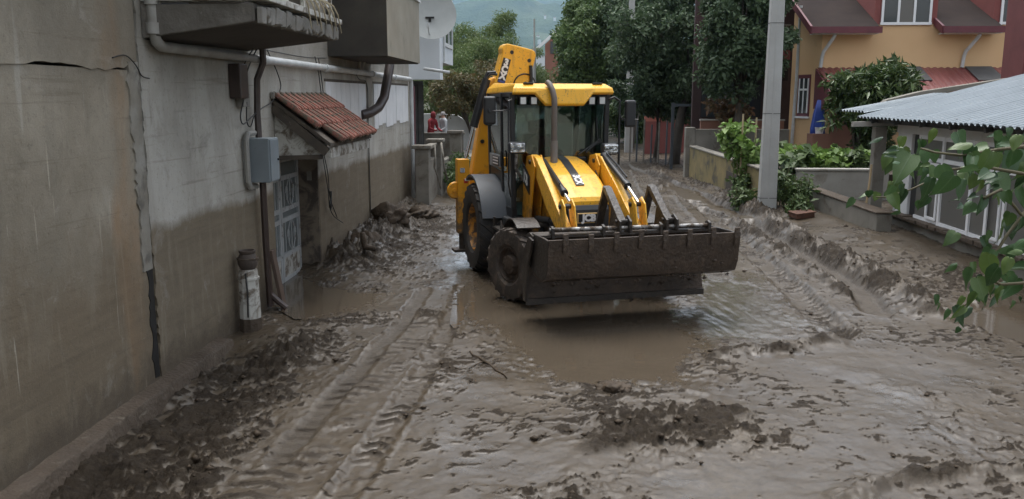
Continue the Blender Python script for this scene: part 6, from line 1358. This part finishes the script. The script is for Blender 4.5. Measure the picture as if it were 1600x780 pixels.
lvs = [(1.077,2.86,2.575,.07,.028),(1.146,2.922,2.515,.09,.114),(1.31,3.198,2.57,.062,.062),(1.318,3.093,2.541,.07,.06),(1.26,2.859,2.497,.084,.111),(1.406,3.03,2.541,.108,.088),(1.402,3.039,2.477,.079,.108),(1.404,2.903,2.536,.094,.103),(1.319,3.14,2.41,.061,.092),(1.097,2.845,2.414,.065,.065),(1.166,2.974,2.404,.049,.088),(1.104,3.028,2.407,.05,.05),(1.451,3.003,2.387,.068,.078),(1.55,3.089,2.438,.09,.1),(1.625,3.177,2.521,.092,.113),(1.635,3.286,2.571,.074,.063),(1.527,2.978,2.598,.067,.057),(1.63,3.124,2.455,.051,.081),(1.474,3.128,2.397,.061,.036),(1.427,2.911,2.23,.057,.067),(1.381,2.772,2.208,.082,.091),(1.516,3.201,2.086,.074,.085),(1.42,2.892,2.111,.058,.086),(1.39,2.892,2.077,.043,.077),(1.473,3.139,1.959,.047,.089),(1.364,3.0,1.999,.03,.055),(1.517,2.97,2.075,.039,.079),(1.638,3.114,2.074,.062,.082),(1.465,2.789,2.206,.101,.064),(1.59,3.122,2.301,.061,.061),(1.56,2.97,2.314,.078,.078),(1.478,2.796,2.086,.023,.037),(1.264,3.115,2.479,.061,.091),(1.704,3.245,2.385,.053,.074),(1.521,2.884,2.269,.057,.066),(1.55,3.124,2.525,.06,.06)]
for k_ in range(26): lvs.append((random.uniform(1.75,2.5),random.uniform(2.8,3.3),random.uniform(2.05,2.65),.08,.1))
# heart-shaped leaf, unit length along +x, cupped and drooping at the tip
ou = [(0,.0),(-.06,.16),(-.02,.34),(.12,.45),(.30,.46),(.50,.38),(.70,.25),(.87,.11),(1.0,0)]
lm_ = MB(); k = len(ou)
for sg in (1,-1):
    for x, y in ou:
        lm_.v.append((x, sg*y*.5, -.10*x*x+.10*abs(y)*.5)); lm_.v.append((x, sg*y, -.13*x*x+.30*abs(y)**1.4*(1-.3*x)))
for i in range(k): lm_.v.append((max(0,ou[i][0]), 0, -.09*ou[i][0]**2))
off = 4*k
for s_ in (0,1):
    b_ = s_*2*k
    for i in range(k-1):
        f1 = (off+i, off+i+1, b_+2*(i+1), b_+2*i); f2 = (b_+2*i, b_+2*(i+1), b_+2*(i+1)+1, b_+2*i+1); lm_.f += [f1, f2] if s_ == 0 else [f1[::-1], f2[::-1]]
def leaf_variant(cup, droop, twist, wav):
    q = MB(); q.f = list(lm_.f)
    for x, y, z in lm_.v:
        zz = z*cup - droop*max(x,0)**2 + wav*math.sin(x*9+y*5)*abs(y) ; a_ = twist*x; q.v.append((x, y*math.cos(a_)-zz*math.sin(a_), y*math.sin(a_)+zz*math.cos(a_)))
    return q
vars_ = []
for i, a_ in enumerate(((1,0,0,0),(1.6,.15,.3,.08),(.5,.35,-.4,.10),(2.4,-.05,.2,.05),(-.8,.25,-.2,.12))): 
    vars_.append(leaf_variant(*a_).build('leaf', BLEAF, BR, smooth=True, recalc=False))
used_ = [False]*5; gl_ = random.Random(4)
ex_ = []
for (x, y, z, w_, h_) in lvs[:36]:
    for q_ in range(3): ex_.append((x+gl_.uniform(-.05,.06), y+gl_.uniform(-.1,.15), z+gl_.uniform(-.05,.05), w_*gl_.uniform(.5,.9), h_*gl_.uniform(.5,.9)))
for i, (x, y, z, w_, h_) in enumerate(lvs + ex_):
    vi = gl_.randrange(5)
    if not used_[vi]: o_ = vars_[vi]; used_[vi] = True
    else: o_ = inst(vars_[vi], BR)
    Ln = max(w_, h_)*gl_.uniform(.72,1.16); horiz = w_ > h_*1.25
    ax = Vector((gl_.uniform(-.9,-.2) if horiz else gl_.uniform(-.7,.5), gl_.uniform(-.5,.5), gl_.uniform(-.25,.1) if horiz else gl_.uniform(-1.1,-.5))).normalized()
    nz = Vector((gl_.uniform(-.7,.5), -1.0+gl_.uniform(-.2,.7), gl_.uniform(.1,1.2))); nz = (nz - ax*nz.dot(ax)).normalized(); sy_ = nz.cross(ax)
    o_.matrix_local = Matrix(((ax.x,sy_.x,nz.x,0),(ax.y,sy_.y,nz.y,0),(ax.z,sy_.z,nz.z,0),(0,0,0,1)))
    wr = min(.80, max(.44, min(w_,h_)/max(w_,h_)*gl_.uniform(.65,1.05))); p_ = Vector((x,y,z)) - ax*Ln*.45
    o_.location = p_ - Vector(BR.location); o_.scale = (Ln, Ln*wr, Ln)
# ================================================================ SMALL THINGS ON THE MUD, FAR VILLAGE, HAZE
def gz(x, y):
    i = int(np.clip(np.searchsorted(ys, y), 1, ny-1)); j = int(np.clip(np.searchsorted(xs, x), 1, nx-1)); return float(Z[i,j])
def lump(name, label, x, y, sx_, sy_, sz_, seed, mat=None):
    bm = bmesh.new(); bmesh.ops.create_icosphere(bm, subdivisions=4, radius=1.0)
    P = np.array([v.co[:] for v in bm.verts]); d = fbm(P[:,0]*1.0+P[:,2]*.7+seed, P[:,1]+P[:,2]*1.3, 1.4, 5, seed, .6)
    for v, q in zip(bm.verts, d): v.co *= 1+.38*q; v.co.x *= sx_; v.co.y *= sy_; v.co.z *= sz_
    me = bpy.data.meshes.new(name); bm.to_mesh(me); bm.free(); me.shade_smooth(); me.materials.append(mat or CLOD); ob = bpy.data.objects.new(name, me); COL.objects.link(ob)
    ob.location = (x, y, gz(x,y)-sz_*.05); ob.rotation_euler = (0,0,seed); return tag(ob, label, 'mud lump')
CLOD = smat('clod_mud', (.078,.058,.040), (.042,.031,.021), 7, .6, .7, 30, bdist=.02, spec=.2)
lump('mud_lump', 'pale mud lump at the near edge of the brown puddle', .57, 7.86, .15, .10, .075, 3)

lump('mud_lump', 'small dark lump floating in the middle of the puddle', .35, 9.05, .05, .04, .03, 13)
lump('mud_lump', 'tall churned mud lump against the house wall near the corner', -3.35, 17.3, .38, .36, .30, 21); lump('mud_lump', 'dark churned mud lump half way along the house wall', -3.42, 15.3, .30, .30, .26, 23); lump('mud_lump', 'rounded mud lump beneath the first fence pillar', -3.02, 19.2, .40, .34, .22, 27)

m = MB(); z_ = gz(-3.22,14.2); m.tube([(-3.24,14.2,z_+.30),(-3.23,14.2,z_+.16),(-3.20,14.2,z_+.05),(-3.02,14.15,z_+.03)], [.045,.055,.06,.045], 8); tag(m.build('muddy_boot', CLOD, smooth=True), 'muddy boot shaped object sticking out of the heap by the wall', 'boot')
m = MB()
tw_ = [(-.92,9.08),(-.86,8.93),(-.80,8.86),(-.74,8.71),(-.64,8.60),(-.60,8.44),(-.50,8.30),(-.46,8.17)]
m.tube([(x+random.uniform(-.012,.012),y,gz(x,y)+random.uniform(.0,.016)) for x, y in tw_], [.010,.014,.011,.016,.012,.013,.009,.005], 6); m.tube([(-.74,8.71,gz(-.74,8.71)+.015),(-.83,8.62,gz(-.83,8.62)+.01),(-.88,8.48,gz(-.88,8.48)+.005)], [.008,.007,.003], 5)
tag(m.build('twig', CLOD, smooth=True), 'dark muddy twig lying on the mud left of the puddle', 'twig')
# scattered clods
cv = []; cf_ = []
g_ = np.random.default_rng(77); cnt = 0
while cnt < 600:
    x = g_.uniform(-3.5,6.0); y = math.exp(g_.uniform(math.log(4.8), math.log(24)))
    i = min(ny-1, int(np.searchsorted(ys,y))); j = min(nx-1, int(np.searchsorted(xs,x)))
    if g_.random() > RM[i,j]*1.4-.45 or WETA[i,j] > .6: continue
    r_ = abs(g_.normal())*.011+.005; q = g_.uniform(.6,1.4,6)*r_; z = float(Z[i,j])+r_*.2; o = len(cv)
    cv += [(x-q[0]*1.4,y,z),(x+q[1]*1.4,y,z),(x,y-q[2],z),(x,y+q[3],z),(x,y,z-q[4]),(x,y,z+q[5]*.9)]; cf_ += [tuple(o+k for k in f) for f in ((0,2,5),(2,1,5),(1,3,5),(3,0,5),(2,0,4),(1,2,4),(3,1,4),(0,3,4))]; cnt += 1
m = MB(); m.v = cv; m.f = cf_; tag(m.build('loose_clods', CLOD, smooth=True), 'small loose mud clods scattered over the road', kind='stuff')
# village on the hillside
VW = smat('far_white_wall', (.74,.74,.72), (.66,.66,.64), .1, .9); VR = smat('far_red_roof', (.32,.13,.09), (.27,.11,.08), .1, .9)
g_ = random.Random(9)
for i in range(26):
    px = g_.uniform(838, 885) if i < 20 else g_.uniform(700, 735); d_ = g_.uniform(2900, 4200); x = (px-870)/1350*d_; y = d_; z = hill_z(x, y); w_ = g_.uniform(9,15)
    T = thing('hill_house', 'tiny pale house among the hillside village scattered below the far hills', 'house', (x,y,z), 0, 'hillside village houses'); h_ = g_.uniform(5,7.5)
    m = MB(); m.box(-w_/2,w_/2,-4,4,-8,h_); m.build('wall', VW, T); m = MB(); m.prism([(-w_/2-.5,h_),(w_/2+.5,h_),(0,h_+3)], 'y', -4.5, 4.5); m.build('roof', VR if i % 3 else VW, T)
# moist air
m = MB(); m.box(-8500,8500,-250,10500,-3.2,1500); hz = m.build('haze', None)
hm = bpy.data.materials.new('haze'); hm.use_nodes = True; t_ = hm.node_tree; t_.nodes.clear(); pv = t_.nodes.new('ShaderNodeVolumePrincipled'); om = t_.nodes.new('ShaderNodeOutputMaterial')
pv.inputs['Color'].default_value = (.50,.74,1.0,1); pv.inputs['Density'].default_value = .00010; pv.inputs['Anisotropy'].default_value = .2; t_.links.new(pv.outputs[0], om.inputs['Volume']); hz.data.materials.append(hm); tag(hz, 'thin blue moist air between street and hills', kind='stuff')
